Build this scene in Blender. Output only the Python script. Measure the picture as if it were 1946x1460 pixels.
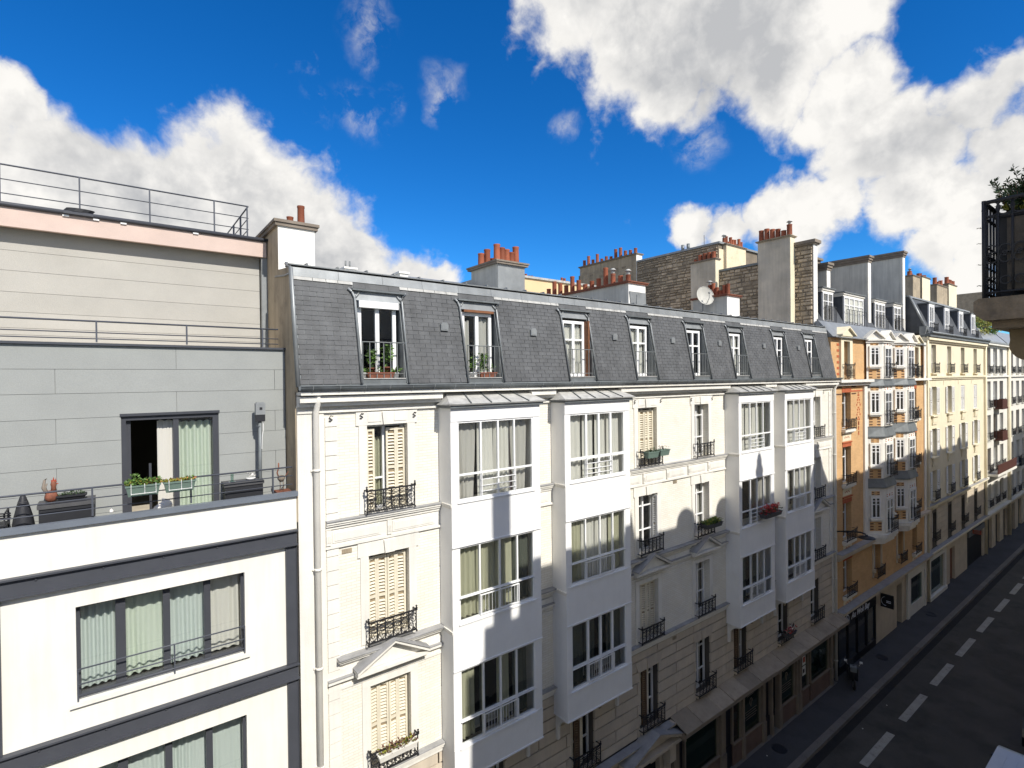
import bpy, math, random
from mathutils import Vector, Matrix
for o in list(bpy.data.objects): bpy.data.objects.remove(o)
random.seed(11)
scene = bpy.context.scene
COL = scene.collection
PI = math.pi
# ------------------------------------------------------------------ camera
cam_d = bpy.data.cameras.new('camera'); cam = bpy.data.objects.new('camera', cam_d); COL.objects.link(cam)
cam_d.sensor_width = 36.0; cam_d.lens = 18.50; cam_d.clip_start = 0.05; cam_d.clip_end = 5000
R_ = Vector((0.79617524, -0.6049552, -0.01158422)); U_ = Vector((0.01382134, -0.00095693, 0.99990402)); F_ = Vector((0.60490823, 0.79625893, -0.0075994))
cam.matrix_world = Matrix(((R_.x, U_.x, -F_.x, 0.0), (R_.y, U_.y, -F_.y, -11.2), (R_.z, U_.z, -F_.z, 15.2435), (0, 0, 0, 1)))
scene.camera = cam
# ------------------------------------------------------------------ sky, sun, exposure
SUN_EL, SUN_AZ = math.radians(43.0), math.radians(1.6)      # azimuth measured from -Y (the camera side) towards +X
world = bpy.data.worlds.new('World'); scene.world = world; world.use_nodes = True
nt = world.node_tree; nt.nodes.clear(); N = nt.nodes.new; L = nt.links.new
def math_node(op, a, b=None, clamp=False):
    n = N('ShaderNodeMath'); n.operation = op; n.use_clamp = clamp
    for i, v in enumerate((a, b)):
        if v is None: continue
        if isinstance(v, (int, float)): n.inputs[i].default_value = v
        else: L(v, n.inputs[i])
    return n.outputs[0]
def ramp_node(v, a, b, lo=0.0, hi=1.0):
    n = N('ShaderNodeMapRange'); n.interpolation_type = 'SMOOTHSTEP'
    L(v, n.inputs['Value']); n.inputs['From Min'].default_value = a; n.inputs['From Max'].default_value = b
    n.inputs['To Min'].default_value = lo; n.inputs['To Max'].default_value = hi
    return n.outputs['Result']
def noise_node(vec, scale, detail, rough, lac=2.0):
    n = N('ShaderNodeTexNoise'); n.noise_dimensions = '3D'; L(vec, n.inputs['Vector'])
    n.inputs['Scale'].default_value = scale; n.inputs['Detail'].default_value = detail
    n.inputs['Roughness'].default_value = rough; n.inputs['Lacunarity'].default_value = lac
    return n
def vmath(op, a, b):
    n = N('ShaderNodeVectorMath'); n.operation = op
    for i, v in enumerate((a, b)):
        if isinstance(v, tuple): n.inputs[i].default_value = v
        else: L(v, n.inputs[i])
    return n
def mix_rgb(f, a, b):
    n = N('ShaderNodeMix'); n.data_type = 'RGBA'
    for k, v in ((0, f), (6, a), (7, b)):
        if isinstance(v, (int, float)): n.inputs[k].default_value = v
        elif isinstance(v, tuple): n.inputs[k].default_value = (*v, 1)
        else: L(v, n.inputs[k])
    return n.outputs[2]
sky = N('ShaderNodeTexSky'); sky.sky_type = 'NISHITA'; sky.sun_disc = False
sky.sun_elevation = SUN_EL; sky.sun_rotation = PI - SUN_AZ
sky.altitude = 1500; sky.air_density = 1.0; sky.dust_density = 0.0; sky.ozone_density = 4.0
hs = N('ShaderNodeHueSaturation'); hs.inputs['Saturation'].default_value = 1.32; hs.inputs['Value'].default_value = 1.0
L(sky.outputs[0], hs.inputs['Color'])
tint = N('ShaderNodeMix'); tint.data_type = 'RGBA'; tint.blend_type = 'MULTIPLY'; tint.inputs[0].default_value = 1.0
L(hs.outputs[0], tint.inputs[6]); tint.inputs[7].default_value = (0.62, 1.12, 1.36, 1)
tc = N('ShaderNodeTexCoord'); D0 = tc.outputs['Generated']
def warp(vec, s, d, amt):
    n_ = noise_node(vec, s, d, 0.62); v_ = vmath('SUBTRACT', n_.outputs['Color'], (0.5, 0.5, 0.5))
    return vmath('ADD', vec, vmath('MULTIPLY', v_.outputs[0], (amt, amt, amt)).outputs[0]).outputs[0]
D1 = warp(warp(D0, 4.5, 4, 0.11), 16.0, 5, 0.05)
# cumulus banks: direction, angular size, weight
BANKS = [(-0.02,0.995,0.1,0.14,1),(0.2,0.97,0.12,0.14,1),(0.36,0.925,0.12,0.11,1),(0.04,0.985,0.2,0.13,1),(-0.141,0.947,0.289,0.113,1),(-0.083,0.955,0.285,0.109,1),(-0.016,0.962,0.273,0.104,1),(0.059,0.961,0.272,0.113,1),(0.148,0.932,0.331,0.103,1),(0.217,0.931,0.294,0.119,1),(0.283,0.926,0.251,0.116,1),(0.352,0.914,0.203,0.093,1),(0.429,0.885,0.183,0.072,1),(0.472,0.863,0.179,0.043,1),(0.129,0.972,0.195,0.123,1),(-0.065,0.983,0.173,0.115,1),(-0.099,0.93,0.355,0.041,1),(0.569,0.594,0.57,0.098,1),(0.649,0.537,0.539,0.113,1),(0.725,0.45,0.522,0.123,1),(0.787,0.363,0.499,0.109,1),(0.806,0.288,0.517,0.081,1),(0.717,0.51,0.476,0.077,1),(0.758,0.49,0.43,0.043,0.8),(0.803,0.386,0.455,0.093,1),(0.853,0.334,0.401,0.07,1),(0.854,0.293,0.429,0.059,0.9),(0.732,0.373,0.571,0.104,1),(0.641,0.481,0.597,0.104,1),(0.885,0.265,0.382,0.059,0.75),(0.892,0.306,0.332,0.073,1),(0.917,0.243,0.316,0.078,1),(0.915,0.18,0.362,0.071,1),(0.909,0.143,0.391,0.056,1),(0.942,0.164,0.294,0.083,1),(0.921,0.276,0.274,0.069,1),(0.899,0.338,0.28,0.059,1),(0.943,0.214,0.253,0.07,0.95),(0.962,0.152,0.225,0.054,1),(0.81,0.526,0.261,0.052,1),(0.841,0.477,0.255,0.05,1),(0.865,0.426,0.264,0.056,1),(0.884,0.377,0.276,0.061,1),(0.881,0.409,0.237,0.04,0.9),(0.951,0.246,0.187,0.041,0.9),(0.96,0.206,0.188,0.039,0.9),(0.967,0.208,0.144,0.058,1),(0.97,0.169,0.174,0.037,0.8),(0.267,0.856,0.442,0.025,0.62),(0.333,0.833,0.442,0.042,0.72),(0.364,0.809,0.461,0.023,0.58),(0.44,0.76,0.479,0.033,0.7),(0.443,0.776,0.449,0.025,0.6),(0.321,0.778,0.539,0.036,0.66),(0.336,0.794,0.507,0.018,0.55),(0.775,0.502,0.384,0.036,0.6),(0.617,0.654,0.438,0.025,0.5)]
acc = None; deep = None; wisp = None
for bx_, by_, bz_, br_, bw_ in BANKS:
    d = vmath('DISTANCE', D1, (bx_, by_, bz_)).outputs['Value']
    if bw_ < 0.73 and bz_ > 0.38:
        v = ramp_node(d, br_ * 1.45, 0.0, 0.0, 1.0); wisp = v if wisp is None else math_node('MAXIMUM', wisp, v)
        continue
    v = ramp_node(d, br_ * (1.58 if br_ > 0.045 else 1.85), 0.0, 0.0, bw_ * 1.12)
    acc = v if acc is None else math_node('MAXIMUM', acc, v)
    deep = v if deep is None else math_node('ADD', deep, v)
# the rest of the dome: unseen cumulus, coverage raised for fill light
low = noise_node(D0, 2.3, 3, 0.5).outputs['Fac']
upz = N('ShaderNodeSeparateXYZ'); L(D0, upz.inputs[0])      # more unseen cloud near the horizon, added to brighten the side walls
low = math_node('ADD', low, ramp_node(upz.outputs['Z'], 0.0, 0.75, 0.13, -0.02))
rest = ramp_node(low, 0.46, 0.62, 0.0, 0.95)
cone = vmath('DOT_PRODUCT', D0, (0.59, 0.77, 0.24)).outputs['Value']
rest = math_node('MULTIPLY', rest, ramp_node(cone, 0.45, 0.62, 1.0, 0.0))
acc = math_node('MAXIMUM', acc, rest); deep = math_node('ADD', deep, rest)
DW = warp(D0, 7.0, 3, 0.05)
fine = noise_node(DW, 9.0, 10, 0.575).outputs['Fac']
fine_up = noise_node(vmath('ADD', DW, (0.004, -0.02, 0.034)).outputs[0], 9.0, 6, 0.55).outputs['Fac']
dens = math_node('ADD', acc, math_node('MULTIPLY', math_node('SUBTRACT', fine, 0.5), 1.7))
alpha = ramp_node(dens, 0.30, 0.76)
streak = noise_node(warp(D0, 9.0, 4, 0.06), 15.0, 8, 0.66).outputs['Fac']
wa = math_node('MULTIPLY', wisp, ramp_node(streak, 0.42, 0.74, 0.0, 0.68))
alpha = math_node('MAXIMUM', alpha, wa)
body = noise_node(D0, 4.6, 6, 0.58).outputs['Fac']
relief = math_node('MULTIPLY', math_node('SUBTRACT', fine_up, fine), 2.7)
shade = math_node('MULTIPLY', ramp_node(deep, 0.6, 2.6), ramp_node(body, 0.36, 0.66))
shade = math_node('ADD', math_node('MULTIPLY', shade, 0.9), math_node('MULTIPLY', relief, ramp_node(dens, 0.45, 1.2)), True)
cloud_col = mix_rgb(shade, (1.12, 1.095, 1.05), (0.60, 0.61, 0.63))
thin = ramp_node(dens, 0.25, 0.95, 0.82, 1.0)
cc = N('ShaderNodeVectorMath'); cc.operation = 'SCALE'; L(cloud_col, cc.inputs[0]); L(thin, cc.inputs['Scale'])
bg_sky = N('ShaderNodeBackground'); bg_sky.inputs['Strength'].default_value = 0.113; L(tint.outputs[2], bg_sky.inputs['Color'])
bg_cl = N('ShaderNodeBackground'); bg_cl.inputs['Strength'].default_value = 0.80; L(cc.outputs[0], bg_cl.inputs['Color'])
up = N('ShaderNodeSeparateXYZ'); L(D0, up.inputs[0])
alpha = math_node('MULTIPLY', alpha, ramp_node(up.outputs['Z'], -0.02, 0.06))
mixw = N('ShaderNodeMixShader'); L(alpha, mixw.inputs[0]); L(bg_sky.outputs[0], mixw.inputs[1]); L(bg_cl.outputs[0], mixw.inputs[2])
outw = N('ShaderNodeOutputWorld'); L(mixw.outputs[0], outw.inputs['Surface'])
world.cycles.sampling_method = 'MANUAL'; world.cycles.sample_map_resolution = 512
sun_d = bpy.data.lights.new('sun', 'SUN'); sun = bpy.data.objects.new('sun', sun_d); COL.objects.link(sun)
sun_d.energy = 5.0; sun_d.angle = math.radians(0.53); sun_d.color = (1.0, 0.955, 0.88)
to_sun = Vector((math.sin(SUN_AZ) * math.cos(SUN_EL), -math.cos(SUN_AZ) * math.cos(SUN_EL), math.sin(SUN_EL)))
sun.rotation_euler = to_sun.to_track_quat('Z', 'Y').to_euler(); sun.location = (0, -40, 60)
vs = scene.view_settings; vs.view_transform = 'Standard'; vs.look = 'None'; vs.exposure = 0.15; vs.gamma = 1.0; vs.use_curve_mapping = False
# ------------------------------------------------------------------ materials
MAT = {}
def mat(name, col, rough=0.8, var=0.10, vs_=2.0, bump=0.0, bs=30.0, rnd=0.0, metal=0.0, spec=0.3, streak=0.0, dirt=None, grain=0.0, isl=0.0):
    """principled surface: broad tone variation, fine grain, vertical rain streaks, per-piece variation, relief"""
    if name in MAT: return MAT[name]
    m = bpy.data.materials.new(name); m.use_nodes = True; t = m.node_tree; nn = t.nodes.new; lk = t.links.new
    b = t.nodes['Principled BSDF']; b.inputs['Roughness'].default_value = rough; b.inputs['Metallic'].default_value = metal
    b.inputs['Specular IOR Level'].default_value = spec
    geo = nn('ShaderNodeNewGeometry'); P = geo.outputs['Position']
    def noi(vec, s, d=4, r=0.6):
        n = nn('ShaderNodeTexNoise'); lk(vec, n.inputs['Vector']); n.inputs['Scale'].default_value = s; n.inputs['Detail'].default_value = d; n.inputs['Roughness'].default_value = r
        return n.outputs['Fac']
    def mr(v, a, c, lo, hi):
        n = nn('ShaderNodeMapRange'); lk(v, n.inputs[0]); n.inputs[1].default_value = a; n.inputs[2].default_value = c; n.inputs[3].default_value = lo; n.inputs[4].default_value = hi
        return n.outputs[0]
    def mul(a, c):
        n = nn('ShaderNodeMath'); n.operation = 'MULTIPLY'; lk(a, n.inputs[0])
        if isinstance(c, float): n.inputs[1].default_value = c
        else: lk(c, n.inputs[1])
        return n.outputs[0]
    f = mr(noi(P, vs_), 0.3, 0.7, 1 - var, 1 + var)
    if grain: f = mul(f, mr(noi(P, 60.0, 3, 0.7), 0.3, 0.7, 1 - grain, 1 + grain))
    if streak:
        mp = nn('ShaderNodeMapping'); mp.inputs['Scale'].default_value = (5.0, 5.0, 0.35); lk(P, mp.inputs[0])
        f = mul(f, mr(noi(mp.outputs[0], 1.0, 5, 0.65), 0.42, 0.75, 1.0, 1 - streak))
    if rnd:
        oi = nn('ShaderNodeObjectInfo'); f = mul(f, mr(oi.outputs['Random'], 0, 1, 1 - rnd, 1 + rnd))
    if isl: f = mul(f, mr(geo.outputs['Random Per Island'], 0, 1, 1 - isl, 1 + isl))
    sc_ = nn('ShaderNodeVectorMath'); sc_.operation = 'SCALE'; sc_.inputs[0].default_value = col[:3]; lk(f, sc_.inputs['Scale'])
    out = sc_.outputs[0]
    if dirt:
        mx = nn('ShaderNodeMix'); mx.data_type = 'RGBA'; lk(mr(noi(P, dirt[1], 6, 0.65), dirt[2], dirt[2] + 0.18, 0.0, dirt[3]), mx.inputs[0]); lk(out, mx.inputs[6]); mx.inputs[7].default_value = (*dirt[0], 1); out = mx.outputs[2]
    lk(out, b.inputs['Base Color'])
    if bump:
        bp = nn('ShaderNodeBump'); bp.inputs['Strength'].default_value = bump; bp.inputs['Distance'].default_value = 0.02; lk(noi(P, bs, 5, 0.6), bp.inputs['Height']); lk(bp.outputs[0], b.inputs['Normal'])
    MAT[name] = m; return m
def brick_mat(name, c1, c2, mortar, bw, bh, msize=0.012, bump=0.4, var=0.08, streak=0.0):
    if name in MAT: return MAT[name]
    m = bpy.data.materials.new(name); m.use_nodes = True; t = m.node_tree; nn = t.nodes.new; lk = t.links.new
    b = t.nodes['Principled BSDF']; b.inputs['Roughness'].default_value = 0.85; b.inputs['Specular IOR Level'].default_value = 0.2
    geo = nn('ShaderNodeNewGeometry'); sp = nn('ShaderNodeSeparateXYZ'); lk(geo.outputs['Position'], sp.inputs[0])
    ad = nn('ShaderNodeMath'); ad.operation = 'ADD'; lk(sp.outputs[0], ad.inputs[0]); lk(sp.outputs[1], ad.inputs[1])
    cb = nn('ShaderNodeCombineXYZ'); lk(ad.outputs[0], cb.inputs[0]); lk(sp.outputs[2], cb.inputs[1])
    br = nn('ShaderNodeTexBrick'); lk(cb.outputs[0], br.inputs['Vector']); br.inputs['Scale'].default_value = 1.0
    br.inputs['Brick Width'].default_value = bw; br.inputs['Row Height'].default_value = bh; br.inputs['Mortar Size'].default_value = msize
    br.inputs['Color1'].default_value = (*c1, 1); br.inputs['Color2'].default_value = (*c2, 1); br.inputs['Mortar'].default_value = (*mortar, 1); br.inputs['Bias'].default_value = -0.2
    nz = nn('ShaderNodeTexNoise'); lk(geo.outputs['Position'], nz.inputs['Vector']); nz.inputs['Scale'].default_value = 1.3; nz.inputs['Detail'].default_value = 6
    mr = nn('ShaderNodeMapRange'); lk(nz.outputs['Fac'], mr.inputs[0]); mr.inputs[1].default_value = 0.3; mr.inputs[2].default_value = 0.7; mr.inputs[3].default_value = 1 - var; mr.inputs[4].default_value = 1 + var
    sc_ = nn('ShaderNodeVectorMath'); sc_.operation = 'SCALE'; lk(br.outputs['Color'], sc_.inputs[0]); lk(mr.outputs[0], sc_.inputs['Scale']); lk(sc_.outputs[0], b.inputs['Base Color'])
    bp = nn('ShaderNodeBump'); bp.invert = True; bp.inputs['Strength'].default_value = bump; bp.inputs['Distance'].default_value = 0.01; lk(br.outputs['Fac'], bp.inputs['Height']); lk(bp.outputs[0], b.inputs['Normal'])
    MAT[name] = m; return m
def glass_mat(name, tint=(0.965, 0.975, 0.97), refl=1.0):
    m = bpy.data.materials.new(name); m.use_nodes = True; t = m.node_tree; t.nodes.clear(); nn = t.nodes.new; lk = t.links.new
    tr = nn('ShaderNodeBsdfTransparent'); tr.inputs[0].default_value = (*tint, 1)
    gl = nn('ShaderNodeBsdfGlossy'); gl.inputs['Roughness'].default_value = 0.015; gl.inputs['Color'].default_value = (refl, refl, refl, 1)
    lw = nn('ShaderNodeLayerWeight'); lw.inputs['Blend'].default_value = 0.5
    pw_ = nn('ShaderNodeMath'); pw_.operation = 'POWER'; lk(lw.outputs['Facing'], pw_.inputs[0]); pw_.inputs[1].default_value = 5.0
    fr = nn('ShaderNodeMapRange'); lk(pw_.outputs[0], fr.inputs[0]); fr.inputs[3].default_value = 0.045; fr.inputs[4].default_value = 1.0
    geo = nn('ShaderNodeNewGeometry'); nz = nn('ShaderNodeTexNoise'); lk(geo.outputs['Position'], nz.inputs['Vector']); nz.inputs['Scale'].default_value = 1.6
    bp = nn('ShaderNodeBump'); bp.inputs['Strength'].default_value = 0.06; bp.inputs['Distance'].default_value = 0.05; lk(nz.outputs['Fac'], bp.inputs['Height']); lk(bp.outputs[0], gl.inputs['Normal'])
    mx = nn('ShaderNodeMixShader'); lk(fr.outputs[0], mx.inputs[0]); lk(tr.outputs[0], mx.inputs[1]); lk(gl.outputs[0], mx.inputs[2])
    o = nn('ShaderNodeOutputMaterial'); lk(mx.outputs[0], o.inputs[0]); MAT[name] = m; return m
def cloth_mat(name, col, trans=0.35):
    m = bpy.data.materials.new(name); m.use_nodes = True; t = m.node_tree; t.nodes.clear(); nn = t.nodes.new; lk = t.links.new
    d = nn('ShaderNodeBsdfDiffuse'); d.inputs[0].default_value = (*col, 1); tl = nn('ShaderNodeBsdfTranslucent'); tl.inputs[0].default_value = (*col, 1)
    mx = nn('ShaderNodeMixShader'); mx.inputs[0].default_value = trans; lk(d.outputs[0], mx.inputs[1]); lk(tl.outputs[0], mx.inputs[2])
    o = nn('ShaderNodeOutputMaterial'); lk(mx.outputs[0], o.inputs[0]); MAT[name] = m; return m
def leaf_mat(name, col, var=0.35):
    m = bpy.data.materials.new(name); m.use_nodes = True; t = m.node_tree; nn = t.nodes.new; lk = t.links.new
    b = t.nodes['Principled BSDF']; b.inputs['Roughness'].default_value = 0.55
    g = nn('ShaderNodeNewGeometry'); mr = nn('ShaderNodeMapRange'); lk(g.outputs['Random Per Island'], mr.inputs[0]); mr.inputs[3].default_value = 1 - var; mr.inputs[4].default_value = 1 + var
    s = nn('ShaderNodeVectorMath'); s.operation = 'SCALE'; s.inputs[0].default_value = col; lk(mr.outputs[0], s.inputs['Scale']); lk(s.outputs[0], b.inputs['Base Color'])
    MAT[name] = m; return m
mat('white_render', (0.79, 0.77, 0.70), 0.9, 0.05, 0.8, 0.15, 60, streak=0.12, dirt=((0.62, 0.58, 0.50), 1.2, 0.62, 0.5))
mat('bay_white', (0.82, 0.815, 0.795), 0.6, 0.04, 1.2, 0.0, 8, streak=0.03, dirt=((0.70, 0.68, 0.62), 1.6, 0.62, 0.4))
mat('stone_white', (0.76, 0.735, 0.67), 0.9, 0.07, 1.5, 0.25, 40, streak=0.14, grain=0.04)
mat('stone_block', (0.56, 0.485, 0.385), 0.9, 0.12, 1.2, 0.3, 35, rnd=0.06, streak=0.12, grain=0.05)
mat('ledge_lead', (0.33, 0.33, 0.33), 0.6, 0.15, 3.0, 0.1, 20, streak=0.2)
mat('joint_dark', (0.10, 0.09, 0.075), 0.95, 0.1)
mat('steel_dark', (0.060, 0.064, 0.076), 0.5, 0.08, 2.0)
mat('steel_rail', (0.075, 0.082, 0.10), 0.45, 0.05)
mat('cladding_joint', (0.17, 0.175, 0.17), 0.9, 0.1)
mat('cladding', (0.30, 0.312, 0.30), 0.75, 0.05, 1.3, 0.10, 45, rnd=0.02, grain=0.07)
mat('beige_panel', (0.40, 0.385, 0.35), 0.85, 0.06, 1.2, 0.15, 50, rnd=0.03, grain=0.06)
mat('pink_fascia', (0.58, 0.455, 0.395), 0.85, 0.06, 2.0, 0.1, 50, grain=0.05)
mat('grey_coping', (0.15, 0.17, 0.20), 0.4, 0.08)
mat('zinc', (0.29, 0.305, 0.31), 0.45, 0.14, 2.2, 0.05, 8, rnd=0.10, metal=0.35, streak=0.15)
mat('zinc_dark', (0.17, 0.185, 0.19), 0.5, 0.18, 2.5, 0.05, 8, rnd=0.10, metal=0.25, streak=0.2)
mat('zinc_pale', (0.46, 0.455, 0.43), 0.5, 0.15, 4.0, 0.05, 8, rnd=0.12, streak=0.3)
mat('slate', (0.098, 0.101, 0.104), 0.62, 0.20, 2.5, 0.25, 25, rnd=0.06, isl=0.06, streak=0.22, dirt=((0.17, 0.17, 0.16), 1.1, 0.60, 0.35))
mat('slate_far', (0.085, 0.092, 0.102), 0.6, 0.2, 3.0, 0.2, 25, rnd=0.1, streak=0.2)
mat('cement_brown', (0.40, 0.33, 0.235), 0.95, 0.18, 0.9, 0.2, 25, streak=0.35, dirt=((0.16, 0.14, 0.11), 1.4, 0.52, 0.6))
mat('cement_grey', (0.54, 0.48, 0.385), 0.95, 0.2, 0.9, 0.2, 20, streak=0.25, dirt=((0.46, 0.42, 0.36), 1.1, 0.5, 0.5))
mat('chimney_grey', (0.60, 0.585, 0.515), 0.95, 0.12, 0.8, 0.15, 20, streak=0.3)
mat('cement_pale', (0.52, 0.51, 0.46), 0.95, 0.15, 0.8, 0.15, 20, streak=0.25, dirt=((0.3, 0.29, 0.27), 2.2, 0.55, 0.6))
mat('chimney_white', (0.80, 0.78, 0.73), 0.9, 0.05, 1.5, 0.1, 20, streak=0.08, dirt=((0.55, 0.5, 0.42), 2.5, 0.62, 0.5))
mat('chimney_cream', (0.72, 0.62, 0.44), 0.9, 0.08, 1.5, 0.2, 20, dirt=((0.45, 0.38, 0.27), 3.5, 0.52, 0.6))
mat('chimney_cap', (0.22, 0.185, 0.15), 0.95, 0.2, 3.0, 0.3, 20)
mat('terracotta', (0.285, 0.088, 0.046), 0.75, 0.15, 5.0, 0.1, 20, rnd=0.28, dirt=((0.10, 0.06, 0.045), 5.0, 0.55, 0.7))
mat('rubble', (0.36, 0.295, 0.215), 0.95, 0.25, 3.0, 0.6, 14, rnd=0.3, isl=0.3, dirt=((0.52, 0.44, 0.33), 4.0, 0.58, 0.55))
mat('rubble_mortar', (0.20, 0.165, 0.125), 0.95, 0.2, 2.0, 0.5, 12)
mat('iron', (0.022, 0.022, 0.024), 0.5, 0.1)
mat('iron_grey', (0.19, 0.20, 0.20), 0.5, 0.1)
mat('frame_white', (0.83, 0.83, 0.82), 0.5, 0.04, 3.0, streak=0.06)
mat('frame_dark', (0.055, 0.058, 0.068), 0.4, 0.05)
mat('shutter_cream', (0.72, 0.66, 0.52), 0.7, 0.08, 3.0, streak=0.2)
mat('shutter_gap', (0.30, 0.235, 0.15), 0.8, 0.1)
mat('shutter_white', (0.74, 0.74, 0.72), 0.7, 0.06, 3.0, streak=0.15)
mat('shutter_brown', (0.13, 0.085, 0.05), 0.7, 0.12, 3.0)
mat('orange_board', (0.72, 0.24, 0.05), 0.6, 0.05)
mat('unlit_room', (0.035, 0.032, 0.028), 0.95, 0.2, 1.0)  # near-black colour carries the shade of the rooms behind the glass
mat('wood_brown', (0.20, 0.085, 0.04), 0.6, 0.2, 6.0)
brick_mat('brick_white', (0.78, 0.755, 0.68), (0.74, 0.70, 0.60), (0.68, 0.64, 0.55), 0.22, 0.066, 0.008, 0.5, 0.06)
brick_mat('brick_orange', (0.62, 0.37, 0.165), (0.54, 0.305, 0.13), (0.57, 0.43, 0.27), 0.22, 0.066, 0.008, 0.4, 0.1)
mat('brick_red', (0.42, 0.115, 0.05), 0.85, 0.15, 8.0, rnd=0.12)
mat('brick_brown', (0.11, 0.06, 0.04), 0.85, 0.15, 8.0, rnd=0.12)
mat('stone_cream', (0.74, 0.665, 0.49), 0.9, 0.06, 1.0, 0.15, 30, streak=0.12)
mat('stone_cream_block', (0.58, 0.50, 0.38), 0.9, 0.1, 1.2, 0.2, 30, rnd=0.05, streak=0.12)
mat('stone_grey', (0.70, 0.68, 0.61), 0.9, 0.07, 1.0, 0.15, 30, streak=0.12)
mat('asphalt', (0.074, 0.070, 0.062), 0.92, 0.18, 0.5, 0.6, 70, grain=0.55, dirt=((0.034, 0.033, 0.031), 0.45, 0.48, 0.75))
mat('gutter_asphalt', (0.022, 0.021, 0.02), 0.9, 0.2, 1.5, 0.4, 90, grain=0.25)
mat('pavement', (0.066, 0.066, 0.068), 0.92, 0.14, 0.6, 0.4, 90, grain=0.25, dirt=((0.04, 0.042, 0.045), 0.8, 0.56, 0.6))
mat('asphalt_patch', (0.040, 0.036, 0.032), 0.92, 0.15, 0.8, 0.6, 70, grain=0.5)
mat('granite', (0.165, 0.152, 0.135), 0.85, 0.1, 1.0, 0.25, 60, rnd=0.10, grain=0.2)
mat('road_paint', (0.33, 0.325, 0.29), 0.8, 0.14, 2.0, 0.1, 60, grain=0.2, dirt=((0.09, 0.09, 0.08), 5.0, 0.55, 0.75))
mat('earth', (0.10, 0.09, 0.07), 0.95, 0.2)
mat('canopy_board', (0.33, 0.275, 0.205), 0.8, 0.16, 1.2, 0.2, 12, rnd=0.16, streak=0.15, dirt=((0.23, 0.19, 0.15), 3.0, 0.55, 0.6))
mat('shop_trim', (0.235, 0.195, 0.15), 0.7, 0.1, 2.0, 0.1, 20)
mat('shop_panel', (0.17, 0.115, 0.09), 0.7, 0.15, 2.0, 0.1, 20)
mat('shop_dark', (0.012, 0.013, 0.016), 0.5, 0.1)
mat('shop_green', (0.018, 0.036, 0.027), 0.45, 0.2)
mat('poster_red', (0.16, 0.045, 0.035), 0.6, 0.4, 9.0)
mat('paper_white', (0.72, 0.72, 0.70), 0.7, 0.1)
mat('lettering', (0.80, 0.84, 0.95), 0.6, 0.05)
mat('sign_red', (0.34, 0.06, 0.03), 0.6, 0.2, 5)
mat('plastic_green', (0.13, 0.185, 0.155), 0.5, 0.06)
mat('plastic_black', (0.025, 0.026, 0.03), 0.5, 0.1)
mat('plastic_grey', (0.075, 0.075, 0.078), 0.6, 0.12, 6)
mat('plastic_white', (0.78, 0.78, 0.77), 0.45, 0.05)
mat('van_paint', (0.46, 0.49, 0.52), 0.28, 0.04, 2.0, spec=0.6, metal=0.25)
mat('car_black', (0.010, 0.010, 0.012), 0.22, 0.05, spec=0.6)
mat('tyre', (0.018, 0.018, 0.018), 0.9, 0.1)
mat('rust_brown', (0.20, 0.075, 0.045), 0.7, 0.3, 14)
mat('dark_red', (0.075, 0.026, 0.018), 0.6, 0.15)
mat('soil', (0.045, 0.03, 0.02), 0.95, 0.2, 10)
mat('console_brown', (0.20, 0.15, 0.085), 0.95, 0.2, 3.0, 0.4, 16)
mat('balcony_stone', (0.26, 0.20, 0.135), 0.95, 0.3, 5.0, 0.9, 22, streak=0.3, dirt=((0.10, 0.085, 0.065), 6.0, 0.52, 0.7))
mat('reed_screen', (0.10, 0.085, 0.068), 0.9, 0.2, 9.0, 0.3, 30)
mat('far_beige', (0.70, 0.52, 0.30), 0.9, 0.05, 1.0)
glass_mat('glass'); glass_mat('glass_green', (0.62, 0.74, 0.68))
cloth_mat('curtain_white', (0.84, 0.82, 0.75)); cloth_mat('curtain_mint', (0.74, 0.82, 0.70)); cloth_mat('curtain_teal', (0.70, 0.775, 0.735)); cloth_mat('curtain_dark', (0.13, 0.14, 0.115)); cloth_mat('curtain_grey', (0.62, 0.60, 0.55)); cloth_mat('curtain_olive', (0.56, 0.55, 0.40)); cloth_mat('curtain_purple', (0.24, 0.20, 0.21))  # curtain_dark: cloth darkened to put the shade of the lower bays into colour
leaf_mat('leaf_green', (0.085, 0.16, 0.03)); leaf_mat('leaf_dark', (0.035, 0.065, 0.022)); leaf_mat('leaf_yellow', (0.25, 0.25, 0.04)); leaf_mat('leaf_autumn', (0.34, 0.13, 0.04)); leaf_mat('flower_red', (0.45, 0.045, 0.04)); leaf_mat('flower_white', (0.75, 0.72, 0.68)); leaf_mat('leaf_brown', (0.13, 0.06, 0.035))
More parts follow.
